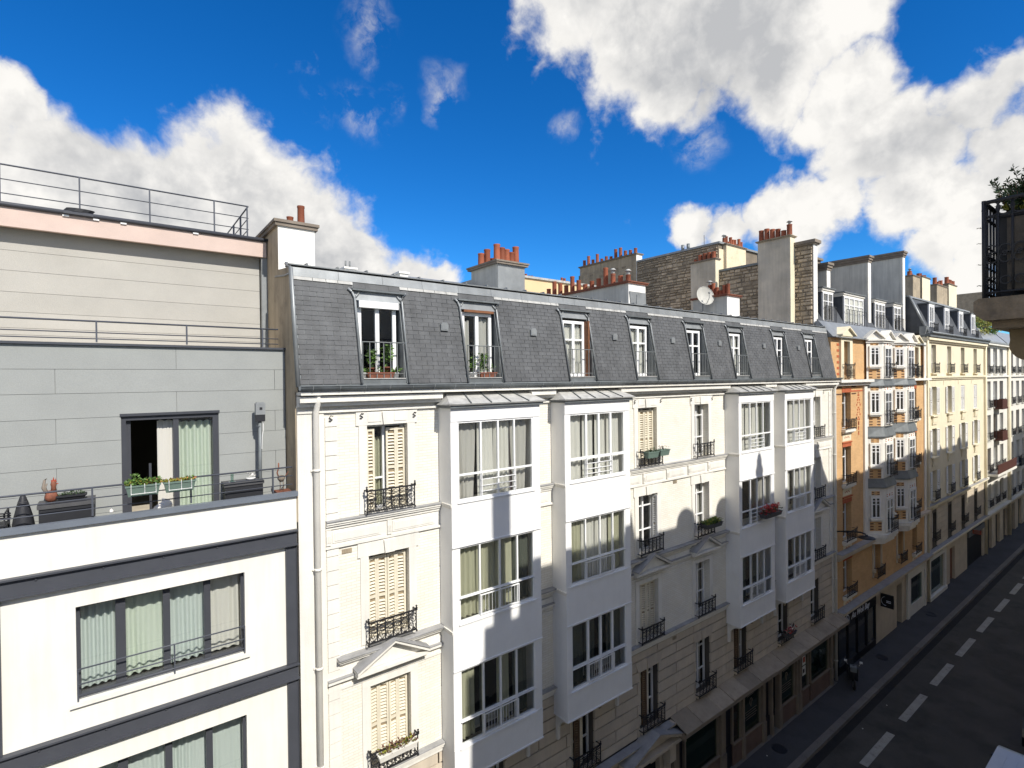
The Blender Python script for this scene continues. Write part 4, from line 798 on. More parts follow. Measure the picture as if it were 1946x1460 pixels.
for c in DORM:
    x = c - HW
    while x < c + HW: sl.append((x + 0.003, min(x + 0.28, c + HW), 17.335)); x += 0.28
sl.sort(key=lambda q: q[0])
def slate_verts(mb, x0, x1, z, jy):
    t = 0.007; zt = z + 0.125
    mb.hexa([(x0, ys(z) - 0.016 - jy, z), (x1, ys(z) - 0.016 - jy, z), (x1, ys(z) - 0.016 + t - jy, z), (x0, ys(z) - 0.016 + t - jy, z)], [(x0, ys(zt) - 0.008, zt), (x1, ys(zt) - 0.008, zt), (x1, ys(zt) - 0.002, zt), (x0, ys(zt) - 0.002, zt)])
def slate_unit(mb):
    t = 0.007; y1 = 0.125 * 0.2
    mb.hexa([(-0.5, -0.016, 0), (0.5, -0.016, 0), (0.5, -0.016 + t, 0), (-0.5, -0.016 + t, 0)], [(-0.5, y1 - 0.008, 0.125), (0.5, y1 - 0.008, 0.125), (0.5, y1 - 0.002, 0.125), (-0.5, y1 - 0.002, 0.125)])
for q in sl[:300]: shared('slate', 'slate', slate_unit, 'slate', man, T((q[0] + q[1]) / 2, ys(q[2]) - random.uniform(0, 0.004), q[2] + random.uniform(-0.002, 0.002), 0, q[1] - q[0], 1, 1))
w = MB()
for q in sl[300:]: slate_verts(w, q[0], q[1], q[2] + random.uniform(-0.002, 0.002), random.uniform(0, 0.004))
build('slates', w, 'slate', man, kind='stuff')
# roof vents (small pale hoods in the slates)
for x in (6.5, 9.33, 12.66, 15.66, 18.6, 21.97, 25.1):
    shared('roof_vent', 'vent', lambda mb: (mb.prism([(-0.10, 0), (0.10, 0), (0.10, 0.15), (0.06, 0.2), (-0.06, 0.2), (-0.10, 0.15)], 'y', -0.06, 0.03), mb.box(-0.07, 0.07, -0.065, -0.061, 0.03, 0.13)), 'zinc', man, T(x, ys(16.57) - 0.02, 16.47))
# zinc band along the top of the mansard
x = X0 - 0.02; i = 0
while x < X1:
    e = min(x + 1.02, X1); k = MB(); k.hexa([(x + 0.003, ys(17.5) - 0.03, 17.47), (e - 0.003, ys(17.5) - 0.03, 17.47), (e - 0.003, 0.6, 17.47), (x + 0.003, 0.6, 17.47)], [(x + 0.003, ys(17.66) - 0.03, 17.66), (e - 0.003, ys(17.66) - 0.03, 17.66), (e - 0.003, 0.6, 17.70), (x + 0.003, 0.6, 17.70)]); build('zinc_sheet', k, 'zinc', wb)
    x = e
k = MB(); k.box(X0 - 0.03, X1, ys(17.66) - 0.06, 0.62, 17.70, 17.725); x = 3.3
while x < X1: k.box(x, x + 0.035, ys(17.66) - 0.07, 0.7, 17.726, 17.765); x += 0.66
build('roof_edge', k, 'zinc', wb)
k = MB()
for i in range(0, len(edges), 2):
    x = edges[i]
    while x < edges[i + 1] - 0.02:
        e = min(x + random.uniform(0.2, 0.5), edges[i + 1]); k.hexa([(x, ys(17.40) - 0.03, 17.40), (e - 0.01, ys(17.40) - 0.03, 17.40), (e - 0.01, ys(17.40), 17.40), (x, ys(17.40), 17.40)], [(x, ys(17.47) - 0.021, 17.469), (e - 0.01, ys(17.47) - 0.021, 17.469), (e - 0.01, ys(17.47), 17.469), (x, ys(17.47), 17.469)]); x = e
build('lime_fillet', k, 'zinc_pale', wb)
k = MB(); k.prism([(0.60, 17.3), (0.60, 17.69), (5.5, 18.2), (11, 17.3)], 'x', X0, X1); build('roof_deck', k, 'zinc', wb)
k = MB(); k.prism([(0.0, 12.4), (11, 12.4), (11, 17.3), (5.5, 18.2), (0.6, 17.68), (0.28, 17.64), (-0.16, 15.2), (-0.16, 15.06), (0.0, 15.04)], 'x', 2.958, 2.984); build('gable_wall', k, 'cement_brown', wb)
k = MB(); k.tube([(2.97, -0.20, 15.15), (2.97, 0.24, 17.62), (2.97, 0.55, 17.76)], 0.045, 8); k.tube([(2.945, 0.25, 17.5), (2.945, 0.62, 17.52), (2.945, 1.4, 17.62)], 0.02, 6); build('gable_edge', k, 'zinc', wb)
# dormers
for i, c in enumerate(DORM):
    k = MB()
    for s in (-1, 1):
        xa, xb = (c - HW, c - HW + 0.05) if s < 0 else (c + HW - 0.05, c + HW)
        k.prism([(ys(15.2) - 0.01, 15.2), (0.40, 15.2), (0.40, 17.12), (ys(17.12) - 0.01, 17.12)], 'x', xa, xb)
    k.box(c - HW + 0.0501, c + HW - 0.0501, -0.12, 0.4, 15.2, 15.30)
    d = build('dormer', k, 'zinc_dark', wb)
    k = MB(); k.hexa([(c - HW - 0.02, ys(17.06) - 0.03, 17.06), (c + HW + 0.02, ys(17.06) - 0.03, 17.06), (c + HW + 0.02, 0.4, 17.06), (c - HW - 0.02, 0.4, 17.06)], [(c - HW - 0.02, ys(17.27) - 0.03, 17.27), (c + HW + 0.02, ys(17.27) - 0.03, 17.27), (c + HW + 0.02, 0.4, 17.27), (c - HW - 0.02, 0.4, 17.27)]); build('dormer_head', k, 'zinc', d)
    k = MB(); k.box(c - HW - 0.06, c + HW + 0.08, ys(17.3) - 0.13, 0.38, 17.271, 17.31); build('dormer_eave', k, 'zinc_dark', d)
    k = MB()
    for s in (-1, 1): k.tube([(c + s * HW, ys(15.2) - 0.045, 15.2), (c + s * HW, ys(17.1) - 0.045, 17.1), (c + s * (HW + 0.05), ys(17.22) - 0.05, 17.24), (c + s * (HW + 0.13), ys(17.3) - 0.04, 17.31)], 0.03, 6); k.tube([(c + s * HW, ys(17.08) - 0.05, 17.1), (c + s * (HW - 0.10), ys(17.2) - 0.05, 17.22)], 0.022, 5)
    build('edge_roll', k, 'zinc', d)
    k = MB(); k.box(c - HW + 0.06, c + HW - 0.06, -0.14, 0.24, 15.301, 15.32); build('dormer_sill', k, 'zinc_pale', d)
    wcol = 'frame_white'; wx = 0.92
    win = casement(wb, c - 0.02, 0.24, 15.33, wx, 1.66, wcol, 2, () if i < 2 else (0.66,), 0.085)
    if i == 0: k = MB(); k.box(c - 0.48, c + 0.46, 0.12, 0.30, 16.90, 17.05); build('roller_box', k, 'plastic_white', d)
    if i == 1: k = MB(); k.box(c - 0.46, c + 0.46, 0.14, 0.235, 16.99, 17.05); build('wooden_head', k, 'wood_brown', d)
    if i == 2: k = MB(); k.box(c + 0.441, c + 0.495, 0.06, 0.30, 15.33, 17.0); build('wooden_jamb', k, 'wood_brown', d)
    if i in (2, 3, 5): curtain(win, c - 0.40, c + 0.38, 15.4, 16.9, 0.36, 'curtain_white', 0.11, 0.02, seed=i)
    if i == 1: curtain(win, c - 0.38, c - 0.2, 15.4, 16.8, 0.36, 'curtain_grey', seed=2); curtain(win, c + 0.05, c + 0.36, 15.4, 16.9, 0.36, 'curtain_grey', 0.2, seed=6)
    k = MB(); yr = -0.06
    k.tube([(c - HW + 0.05, yr, 16.12), (c + HW - 0.05, yr, 16.12)], 0.014, 5); k.tube([(c - HW + 0.05, yr, 15.42), (c + HW - 0.05, yr, 15.42)], 0.010, 5)
    for q in range(7): xx = c - HW + 0.07 + (2 * HW - 0.14) * q / 6; k.box(xx - 0.008, xx + 0.008, yr - 0.008, yr + 0.008, 15.325, 16.12)
    build('guard_rail', k, 'iron_grey', d)
# ---- chimneys on this roof
def chimney(parent, x0, x1, y0, y1, z0, z1, side, front, potlist, cap=0.09, over=0.07, hs=(0.3, 0.5), seed=1, cowl=(), capm='chimney_cap', r=0.10):
    k = MB(); k.box(x0, x1, y0, y1, z0, z1); ch = build('chimney', k, side, parent)
    k = MB(); k.box(x0 + 0.003, x1 - 0.003, y0 - 0.02, y0 - 0.001, z0, z1 - 0.001); build('front_render', k, front, ch)
    k = MB(); k.box(x0 - over, x1 + over, y0 - over, y1 + over, z1, z1 + cap * 0.55); k.box(x0 - over - 0.03, x1 + over + 0.03, y0 - over - 0.03, y1 + over + 0.03, z1 + cap * 0.55, z1 + cap); build('chimney_cap', k, capm, ch)
    pots(ch, [(x, y, z1 + cap) for x, y in potlist], hs, r, seed, cowl)
    return ch
c1 = chimney(wb, 2.96, 3.76, 1.21, 3.1, 17.5, 18.72, 'cement_brown', 'chimney_white', [(3.58, 1.62)], 0.14, 0.06, (0.5, 0.52), 5, r=0.085)
pots(c1, [(3.36, 1.72, 18.86)], (0.24, 0.25), 0.08, 5)
chimney(wb, 10.24, 11.38, 3.0, 4.6, 17.6, 19.12, 'cement_pale', 'zinc', [(10.38 + 0.2 * q, 3.22) for q in range(5)] + [(10.4 + 0.26 * q, 4.2) for q in range(4)], 0.12, 0.10, (0.45, 0.72), 9, r=0.115)
k = MB(); k.box(10.28, 11.3, 4.61, 5.4, 17.6, 18.85); build('chimney_back', k, 'cement_pale', wb)
chimney(wb, 15.60, 16.60, 2.0, 6.9, 17.4, 18.86, 'cement_pale', 'chimney_white', [(15.85, 2.2 + q * 0.385) for q in range(13)], 0.09, 0.08, (0.42, 0.78), 4, (0, 2), 'rust_brown', r=0.10)
k = MB(); k.prism([(15.72, 17.9), (16.58, 17.9), (16.55, 18.55), (15.62, 18.55)], 'y', 1.93, 1.979); k.prism([(15.95, 17.9), (16.25, 17.9), (16.0, 18.45)], 'y', 1.90, 1.929); build('zinc_apron', k, 'zinc', wb)
chimney(wb, 22.4, 23.46, 2.0, 3.75, 17.4, 18.98, 'cement_pale', 'chimney_white', [(22.72, 2.12 + q * 0.185) for q in range(9)], 0.09, 0.08, (0.42, 0.75), 8, (5, 8), 'rust_brown', r=0.088)
k = MB(); k.box(6.18, 6.56, 6.0, 6.5, 17.9, 19.0); k.box(6.14, 6.60, 5.96, 6.54, 19.0, 19.06); vc = build('small_chimney', k, 'chimney_white', wb)
k = MB(); [k.tube([(x, 6.2, 19.05), (x, 6.2, 19.3)], 0.03, 6) for x in (6.28, 6.42)]; build('flue', k, 'iron_grey', vc)
k = MB(); k.prism([(3.9, 17.9), (3.9, 18.42), (5.0, 18.75), (6.1, 18.42), (6.1, 17.9)], 'x', 7.5, 10.0); sk = build('skylight', k, 'zinc_dark', wb)
for q in range(6): k = MB(); a = 7.53 + q * 0.41; k.hexa([(a, 3.88, 18.425), (a + 0.38, 3.88, 18.425), (a + 0.38, 3.9, 18.425), (a, 3.9, 18.425)], [(a, 4.96, 18.76), (a + 0.38, 4.96, 18.76), (a + 0.38, 4.97, 18.755), (a, 4.97, 18.755)]); build('pane', k, 'zinc', sk)
k = MB(); k.box(7.2, 7.48, 4.0, 4.4, 17.9, 18.62); k.box(7.16, 7.52, 3.96, 4.44, 18.62, 18.68); build('vent_stack', k, 'chimney_white', wb)
k = MB(); k.hexa([(16.9, 1.6, 17.80), (18.3, 1.6, 17.80), (18.3, 2.6, 17.90), (16.9, 2.6, 17.90)], [(16.9, 1.6, 17.86), (18.3, 1.6, 17.86), (18.3, 2.6, 18.12), (16.9, 2.6, 18.12)]); build('roof_hatch', k, 'zinc', wb)
# satellite dish
sd = thing('satellite_dish', 'round pale grey satellite dish beside the chimney on the zinc roof', 'satellite dish', (22.1, 3.2, 18.0))
Md = T(22.02, 2.9, 19.02) @ Matrix.Rotation(math.radians(-28), 4, 'Z') @ Matrix.Rotation(math.radians(72), 4, 'X')
k = MB(); k.grid(lambda u_, v_: (0.42 * v_ * math.cos(u_ * 2 * PI), 0.46 * v_ * math.sin(u_ * 2 * PI), 0.11 * v_ * v_), 24, 5); k.tube([(0.42 * math.cos(a * PI / 12), 0.46 * math.sin(a * PI / 12), 0.11) for a in range(24)], 0.012, 5, closed=True); build('dish', k, 'cement_pale', sd, Md)
k = MB(); k.tube([(0, -0.4, 0.08), (0.0, -0.25, 0.38), (0, -0.05, 0.45)], 0.014, 5); k.lathe([(0.04, 0.42), (0.04, 0.52)], (0, -0.03, 0), 8); build('feed_arm', k, 'iron_grey', sd, Md)
k = MB(); k.tube([(22.05, 3.0, 17.85), (22.05, 3.0, 18.95)], 0.025, 6); k.tube([(22.05, 3.0, 18.7), (22.4, 3.0, 18.7)], 0.02, 6); build('mast', k, 'iron_grey', sd)
# ---- ground floor: pedimented street door, shopfront with board canopy
w = MB(); wall_cells(w, X0, 15.15, 0.1, 3.35, 0.03, 0.35, [(13.35, 14.65, 0.1, 2.75), (8.0, 9.2, 0.9, 2.8), (4.5, 5.6, 0.9, 2.8)]); w.box(15.15, X1, 0.03, 0.35, 3.1, 3.35); build('ground_wall', w, 'stone_block', wb)
w = MB(); w.box(X0, X1, -0.24, -0.001, 3.37, 3.44); w.box(X0, X1, -0.14, -0.001, 3.28, 3.369); build('string_course', w, 'stone_block', wb)
w = MB(); w.box(X0, 15.1, -0.28, -0.001, 3.441, 3.465); build('lead_ledge', w, 'ledge_lead', wb)
k = MB(); c = 14.0
for s in (-1, 1): k.prism([(c + s * 1.45, 3.02), (c + s * 1.45, 3.12), (c, 3.66), (c, 3.56)], 'y', -0.48, -0.001)
k.prism([(c - 1.2, 3.03), (c + 1.2, 3.03), (c, 3.50)], 'y', -0.2, -0.0015); k.box(c - 1.45, c + 1.45, -0.42, -0.0015, 2.90, 3.015)
for s in (-1, 1): k.box(c + s * 0.95 - 0.16, c + s * 0.95 + 0.16, -0.30, -0.002, 2.25, 2.899); k.box(c + s * 0.95 - 0.12, c + s * 0.95 + 0.12, -0.12, -0.002, 0.2, 2.249)
k.box(c - 0.12, c + 0.12, -0.22, -0.002, 2.62, 2.899); pd = build('door_pediment', k, 'stone_block', wb)
k = MB()
for s in (-1, 1): k.prism([(c + s * 1.48, 3.121), (c + s * 1.48, 3.145), (c, 3.685), (c, 3.661)], 'y', -0.52, -0.001)
build('lead_cover', k, 'ledge_lead', pd)
k = MB(); k.box(13.35, 13.99, 0.2, 0.26, 0.12, 2.75); k.box(14.01, 14.65, 0.2, 0.26, 0.12, 2.75); [k.box(x, x + 0.42, 0.18, 0.199, z, z + 0.9) for x in (13.46, 14.12) for z in (0.3, 1.5)]; build('street_door', k, 'shop_dark', wb)
x = 15.2; i = 0
while x < 28.5:
    e = min(x + (0.95, 1.15, 0.85, 1.05)[i % 4], 28.62); zo = random.uniform(-0.022, 0.022)
    k = MB(); k.hexa([(x + 0.012, -0.68, 3.255 + zo), (e - 0.012, -0.68, 3.255 + zo), (e - 0.012, -0.002, 3.50), (x + 0.012, -0.002, 3.50)], [(x + 0.012, -0.68, 3.285 + zo), (e - 0.012, -0.68, 3.285 + zo), (e - 0.012, -0.002, 3.535), (x + 0.012, -0.002, 3.535)]); build('canopy_board', k, 'canopy_board', wb); x = e; i += 1
k = MB(); k.box(15.2, 28.6, -0.67, -0.63, 3.12, 3.23); k.box(15.2, 28.6, -0.63, -0.59, 3.19, 3.23); k.box(15.2, 15.24, -0.63, -0.01, 3.0, 3.23); build('canopy_fascia', k, 'shop_trim', wb)
shop = [('post', 15.2, 15.5), ('dark', 15.5, 15.85), ('win', 15.95, 18.05), ('post', 18.12, 18.42), ('dark', 18.46, 18.99), ('poster', 19.05, 19.66), ('post', 19.68, 19.80), ('sign', 19.86, 21.18), ('post', 21.24, 21.44), ('dark', 21.46, 21.95), ('post', 21.96, 22.06), ('door', 22.08, 22.60), ('post', 22.62, 22.80), ('sign', 22.86, 24.16), ('post', 24.22, 24.34), ('post', 24.46, 24.62), ('notice', 24.8, 25.5), ('win', 25.75, 27.7), ('post', 27.8, 27.95), ('dark', 27.95, 28.3)]
k = MB(); k.box(15.2, 28.3, -0.10, 0.03, 2.95, 3.11); k.box(15.2, 28.3, -0.14, 0.03, 2.82, 2.949); fascia = build('shop_fascia', k, 'shop_trim', wb)
k = MB(); k.box(15.2, 28.62, 1.2, 1.3, 0.1, 3.1); build('shop_back', k, 'shop_dark', wb)
for kind, a, b in shop:
    if kind == 'post': k = MB(); k.box(a, b, -0.16, 0.05, 0.12, 2.819); k.box(a - 0.02, b + 0.02, -0.19, 0.05, 0.12, 0.95); k.box(a - 0.03, b + 0.03, -0.20, 0.05, 2.70, 2.78); build('shop_pilaster', k, 'shop_trim', wb)
    elif kind == 'dark': k = MB(); k.box(a, b, 0.0, 0.05, 0.95, 2.819); k.box(a, b, -0.06, 0.05, 0.12, 0.949); build('dark_panel', k, ['shop_dark'], wb)
    elif kind == 'door': k = MB(); k.box(a, b, 0.25, 0.30, 0.12, 2.819); k.box(a + 0.08, b - 0.08, 0.235, 0.249, 1.1, 2.6); build('shop_door', k, 'shop_dark', wb)
    else:
        k = MB(); k.box(a - 0.04, b + 0.04, -0.10, 0.05, 0.12, 0.95); k.box(a + 0.1, b - 0.1, -0.115, -0.101, 0.25, 0.82); st_ = build('stall_riser', k, 'shop_panel', wb)
        k = MB(); k.box(a - 0.02, a + 0.05, -0.08, 0.04, 0.951, 2.819); k.box(b - 0.05, b + 0.02, -0.08, 0.04, 0.951, 2.819); k.box(a + 0.05, b - 0.05, -0.08, 0.04, 2.72, 2.819); k.box(a - 0.02, b + 0.02, -0.15, -0.081, 0.951, 1.0); wf = build('shop_window', k, 'shop_trim', wb)
        k = MB(); k.box(a + 0.05, b - 0.05, -0.02, -0.012, 0.96, 2.72); build('pane', k, 'glass_green', wf)
        k = MB(); k.box(a + 0.05, b - 0.05, 0.03, 0.05, 0.96, 2.72); build('blind', k, {'win': 'shop_green', 'sign': 'shop_green', 'poster': 'poster_red', 'notice': 'shop_dark'}[kind], wf)
        if kind == 'sign':
            m_ = (a + b) / 2; k = MB(); k.tube([(m_ + 0.10 * math.cos(q * PI / 8), -0.024, 2.05 + 0.15 * math.sin(q * PI / 8)) for q in range(13)], 0.012, 4); k.tube([(m_ - 0.02, -0.024, 1.86), (m_ + 0.04, -0.024, 2.12)], 0.010, 4)
            for q in range(4): k.box(a + 0.2 + 0.05 * (q % 2), b - 0.2 - 0.08 * (q % 2), -0.021, -0.0205, 1.72 - q * 0.10, 1.745 - q * 0.10)
            for q in range(2): k.box(m_ - 0.3, m_ + 0.3 - 0.1 * q, -0.021, -0.0205, 2.42 - q * 0.1, 2.45 - q * 0.1)
            build('window_lettering', k, 'shop_trim', wf)
        if kind == 'notice':
            k = MB(); k.box(25.02, 25.34, -0.03, -0.0205, 1.98, 2.42); k.box(25.02, 25.34, -0.03, -0.0205, 1.50, 1.92); build('paper_notice', k, 'paper_white', wf); k = MB(); k.box(25.08, 25.28, -0.034, -0.0301, 2.1, 2.34); build('notice_print', k, 'sign_red', wf); k = MB(); k.box(25.06, 25.22, -0.034, -0.0301, 1.62, 1.80); build('notice_print', k, 'shop_dark', wf)
k = MB(); k.box(15.2, 28.3, -0.22, 0.05, 0.10, 0.135); build('threshold', k, 'granite', wb)
# ---- flower boxes and pots on this facade
def flower_box(name, lab, x, y, z, w_, troughm, plants, d=0.17, h=0.16, seed=0):
    random.seed(100 + seed); t_ = thing(name, lab, 'flower box', (x, y, z), 'flower boxes on the white building')
    b = MB(); trough(b, x - w_ / 2, x + w_ / 2, y - d / 2, y + d / 2, z, z + h); build('trough', b, troughm, t_); b = MB(); ms = []
    for i, (m_, n_, lw, ll, hh) in enumerate(plants): leaves(b, (x, y, z + h - 0.03), (w_ * 0.46, d * 0.45, hh), n_, lw, ll, i); ms.append(m_)
    build('plants', b, ms, t_); return t_
flower_box('flower_box', 'white flower box with yellow and brown plants on the lowest iron balcony at left', 4.97, -0.28, 6.92, 0.92, 'stone_white', [('leaf_yellow', 90, 0.04, 0.07, 0.12), ('leaf_brown', 140, 0.04, 0.07, 0.14), ('leaf_dark', 40, 0.04, 0.07, 0.1)], seed=1)
flower_box('flower_box', 'dark green planter hung on an iron balcony beneath closed cream shutters, left of two', 13.95, -0.30, 12.66, 0.55, 'plastic_green', [('leaf_dark', 40, 0.03, 0.08, 0.1)], 0.2, 0.2, 2)
flower_box('flower_box', 'dark green planter hung on an iron balcony beneath closed cream shutters, right of two', 14.55, -0.30, 12.68, 0.5, 'plastic_green', [('leaf_brown', 30, 0.02, 0.1, 0.12)], 0.2, 0.2, 3)
flower_box('flower_box', 'bushy green flower box on the balcony below the orange shutter', 17.35, -0.32, 9.80, 0.95, 'plastic_grey', [('leaf_green', 260, 0.05, 0.09, 0.14), ('leaf_yellow', 120, 0.05, 0.08, 0.16), ('leaf_dark', 120, 0.05, 0.09, 0.05)], 0.3, 0.16, 4)
flower_box('flower_box', 'box of red flowers on the sill of the third bay window', 20.75, -0.78, 9.72, 1.25, 'plastic_grey', [('flower_red', 240, 0.06, 0.09, 0.3), ('leaf_dark', 120, 0.05, 0.09, 0.2)], 0.3, 0.16, 5)
flower_box('flower_box', 'box of pinkish flowers on a first-floor balcony under the fourth bay', 23.3, -0.30, 4.0, 0.8, 'plastic_grey', [('flower_red', 90, 0.05, 0.08, 0.2), ('flower_white', 60, 0.05, 0.08, 0.2), ('leaf_dark', 60, 0.05, 0.09, 0.15)], 0.2, 0.16, 6)
def dormer_pot(x, z, s, lab, potm, n, kind):
    t_ = thing('potted_plant', lab, 'potted plant', (x, 0.05, z), 'potted plants on the dormer sills')
    b = MB(); b.lathe([(0.05 * s, 0), (0.065 * s, 0.10 * s), (0.072 * s, 0.10 * s), (0.072 * s, 0.12 * s)], (x, 0.05, z), 10); build('pot', b, potm, t_)
    if n:
        b = MB(); hh = 0.4 * s if kind == 'tall' else 0.12
        for q in range(4 if kind == 'tall' else 6):
            dx, dy = random.uniform(-0.05, 0.05), random.uniform(-0.04, 0.04); b.tube([(x + dx * 0.3, 0.05, z + 0.1 * s), (x + dx * 2, 0.05 + dy, z + 0.1 * s + hh)], 0.005, 4, 0)
            for k_ in range(n): f_ = random.uniform(0.25, 1); b.leaf((x + dx * 2 * f_, 0.05 + dy * f_, z + 0.1 * s + hh * f_), (random.gauss(0, 1), random.gauss(0, 0.8), random.uniform(-0.4, 0.5)), 0.05 * s, 0.11 * s, 1)
        build('foliage', b, ['leaf_dark', 'leaf_green'], t_)
random.seed(5)
flower_box('flower_box', 'brown box with leafy plants on the first dormer sill', 4.80, 0.02, 15.32, 0.62, 'rust_brown', [('leaf_green', 40, 0.04, 0.08, 0.15)], 0.16, 0.13, 7)
dormer_pot(4.62, 15.42, 1.1, 'left of two leafy plants rising from the first dormer sill', 'rust_brown', 12, 'tall'); dormer_pot(4.98, 15.42, 1.3, 'taller right of two leafy plants on the first dormer sill', 'rust_brown', 14, 'tall')
dormer_pot(4.42, 15.32, 1.0, 'small white pot at the left end of the first dormer sill', 'plastic_white', 3, 'low'); dormer_pot(5.20, 15.32, 1.0, 'small white pot at the right end of the first dormer sill', 'plastic_white', 6, 'low')
flower_box('flower_box', 'brown box with small white flowers on the second dormer sill', 7.72, 0.02, 15.32, 0.5, 'rust_brown', [('leaf_green', 50, 0.03, 0.07, 0.2), ('flower_white', 20, 0.02, 0.03, 0.25)], 0.16, 0.13, 8)
dormer_pot(7.28, 15.32, 1.1, 'white flowering plant at the left end of the second dormer sill', 'plastic_white', 8, 'tall'); dormer_pot(7.62, 15.32, 1.2, 'upright green plant in the middle of the second dormer sill', 'plastic_white', 14, 'tall')
# ================================================================== orange brick building with canted bays
ob = thing('apartment_building', 'orange brick apartment building with white canted bays, pediments and slate mansard', 'building', (35.7, 4, 0))
A0, A1 = 28.66, 42.85
OR = [(12.52, 14.40), (9.70, 11.60), (6.80, 8.70), (3.98, 5.75)]
OC = [(29.66, 30.74), (40.2, 41.1)]
holes = [(c[0], c[1], r[0], r[1]) for c in OC for r in OR] + [(33.75, 34.7, 3.98, 5.75), (37.5, 38.4, 3.98, 5.75)]
for x0, x1 in ((33.75, 34.7), (37.5, 38.4)):
    casement(ob, (x0 + x1) / 2, 0.24, 3.98, x1 - x0, 1.77); railing(ob, (x0 + x1) / 2, 3.98, -0.03, round(x1 - x0 + 0.15, 2), 0.55, proj=0.2)
    for s in (x0 - 0.22, x1 + 0.06): k = MB(); k.box(s, s + 0.16, -0.05, -0.001, 4.0, 5.9); k.box(s - 0.02, s + 0.18, -0.14, -0.001, 4.3, 4.5); build('window_pilaster', k, 'stone_cream_block', ob)
w = MB(); wall_cells(w, A0, A1, 3.3, 15.0, 0, 0.35, holes); build('brick_wall', w, 'brick_orange', ob)
w = MB(); w.box(A0, A1, 1.6, 1.7, 0, 17.3); build('inner_wall', w, 'unlit_room', ob)
def iron_rail_far(parent, x, z, y, w_, h=0.5): return railing(parent, x, z, y, round(w_, 2), h, proj=0.2)
for ci, (x0, x1) in enumerate(OC):
    for ri, (z0, z1) in enumerate(OR):
        c = (x0 + x1) / 2; win = casement(ob, c - 0.12, 0.22, z0, x1 - x0, z1 - z0, transom=(0.7,))
        if ri < 3: curtain(win, x0 + 0.1, x0 + 0.5, z0 + 0.05, z1 - 0.05, 0.34, 'curtain_white', seed=ri)
        iron_rail_far(ob, c, z0, -0.03, x1 - x0 + 0.15)
        k = MB(); k.box(x0 - 0.12, x1 + 0.12, -0.2, 0.2, z0 - 0.14, z0 - 0.002); k.box(x0 - 0.06, x1 + 0.06, -0.12, -0.001, z0 - 0.22, z0 - 0.141); build('sill', k, 'stone_white', ob)
        k = MB(); k.box(x0, x1, -0.012, -0.001, z0 - 0.62, z0 - 0.26); sp_ = build('spandrel_panel', k, 'stone_cream', ob)
        k = MB()
        for q in range(5): k.box(c - 0.30 + 0.13 * q, c - 0.22 + 0.13 * q, -0.018, -0.0125, z0 - 0.48 + (0.04 if q % 2 else 0), z0 - 0.42 + (0.04 if q % 2 else 0))
        build('brick_motif', k, 'brick_red', sp_)
        k = MB(); k.box(x0 - 0.04, x1 + 0.04, -0.06, -0.001, z0 - 0.72, z0 - 0.66); build('brick_ledge', k, 'brick_red', ob); k = MB(); k.box(x0 - 0.02, x1 + 0.02, -0.02, -0.001, z1 + 0.002, z1 + 0.22); build('brick_lintel', k, 'brick_red', ob)
# red brick lozenges on the pier
k = MB()
for q in range(9):
    z = 12.1 + q * 0.26; dx = [0, 0, 0.02, 0.1, 0.2, 0.12, 0.22, 0.12, 0.05][q]
    for s in ((-1, 1) if dx else (0,)): k.box(31.75 + s * dx - 0.06, 31.75 + s * dx + 0.06, -0.012, -0.001, z, z + (0.2 if q < 3 else 0.1)); k.box(31.75 + s * dx * 0.5 - 0.04, 31.75 + s * dx * 0.5 + 0.04, -0.012, -0.001, z + 0.13, z + 0.2)
k.box(30.8, 32.3, -0.012, -0.001, 14.42, 14.50); build('brick_motif', k, 'brick_red', ob)
k = MB()
for z in (14.30, 14.66): k.box(28.8, 29.6, -0.02, -0.001, z, z + 0.06); k.box(30.85, 31.4, -0.02, -0.001, z, z + 0.06)
build('brick_band', k, 'brick_brown', ob)
k = MB(); k.box(32.32, 32.72, -0.10, -0.001, 6.3, 14.7); k.box(A0, 28.8, -0.06, -0.001, 3.5, 14.7); k.box(42.5, A1, -0.06, -0.001, 3.5, 17.4); build('white_pilaster', k, 'stone_white', ob)
k = MB(); k.box(A0, 32.95, -0.36, -0.001, 14.92, 15.06); k.box(A0, 32.9, -0.2, -0.001, 14.76, 14.919); k.box(39.5, A1, -0.36, -0.001, 14.92, 15.06); build('cornice', k, 'stone_white', ob)
k = MB(); k.box(A0, 33.0, -0.34, -0.001, 6.2, 6.34); k.box(A0, 33.0, -0.2, -0.001, 6.0, 6.199); k.box(39.4, A1, -0.3, -0.001, 6.2, 6.34); lc = build('string_course', k, 'stone_cream_block', ob)
k = MB(); k.box(A0, A1, -0.40, -0.001, 3.32, 3.46); k.box(A0, A1, -0.26, -0.001, 3.18, 3.319); build('shop_cornice', k, 'stone_cream_block', ob)
k = MB(); k.box(A0, A1, -0.42, -0.001, 3.461, 3.485); k.box(A0, 33.0, -0.37, -0.001, 6.341, 6.36); build('lead_ledge', k, 'ledge_lead', ob)
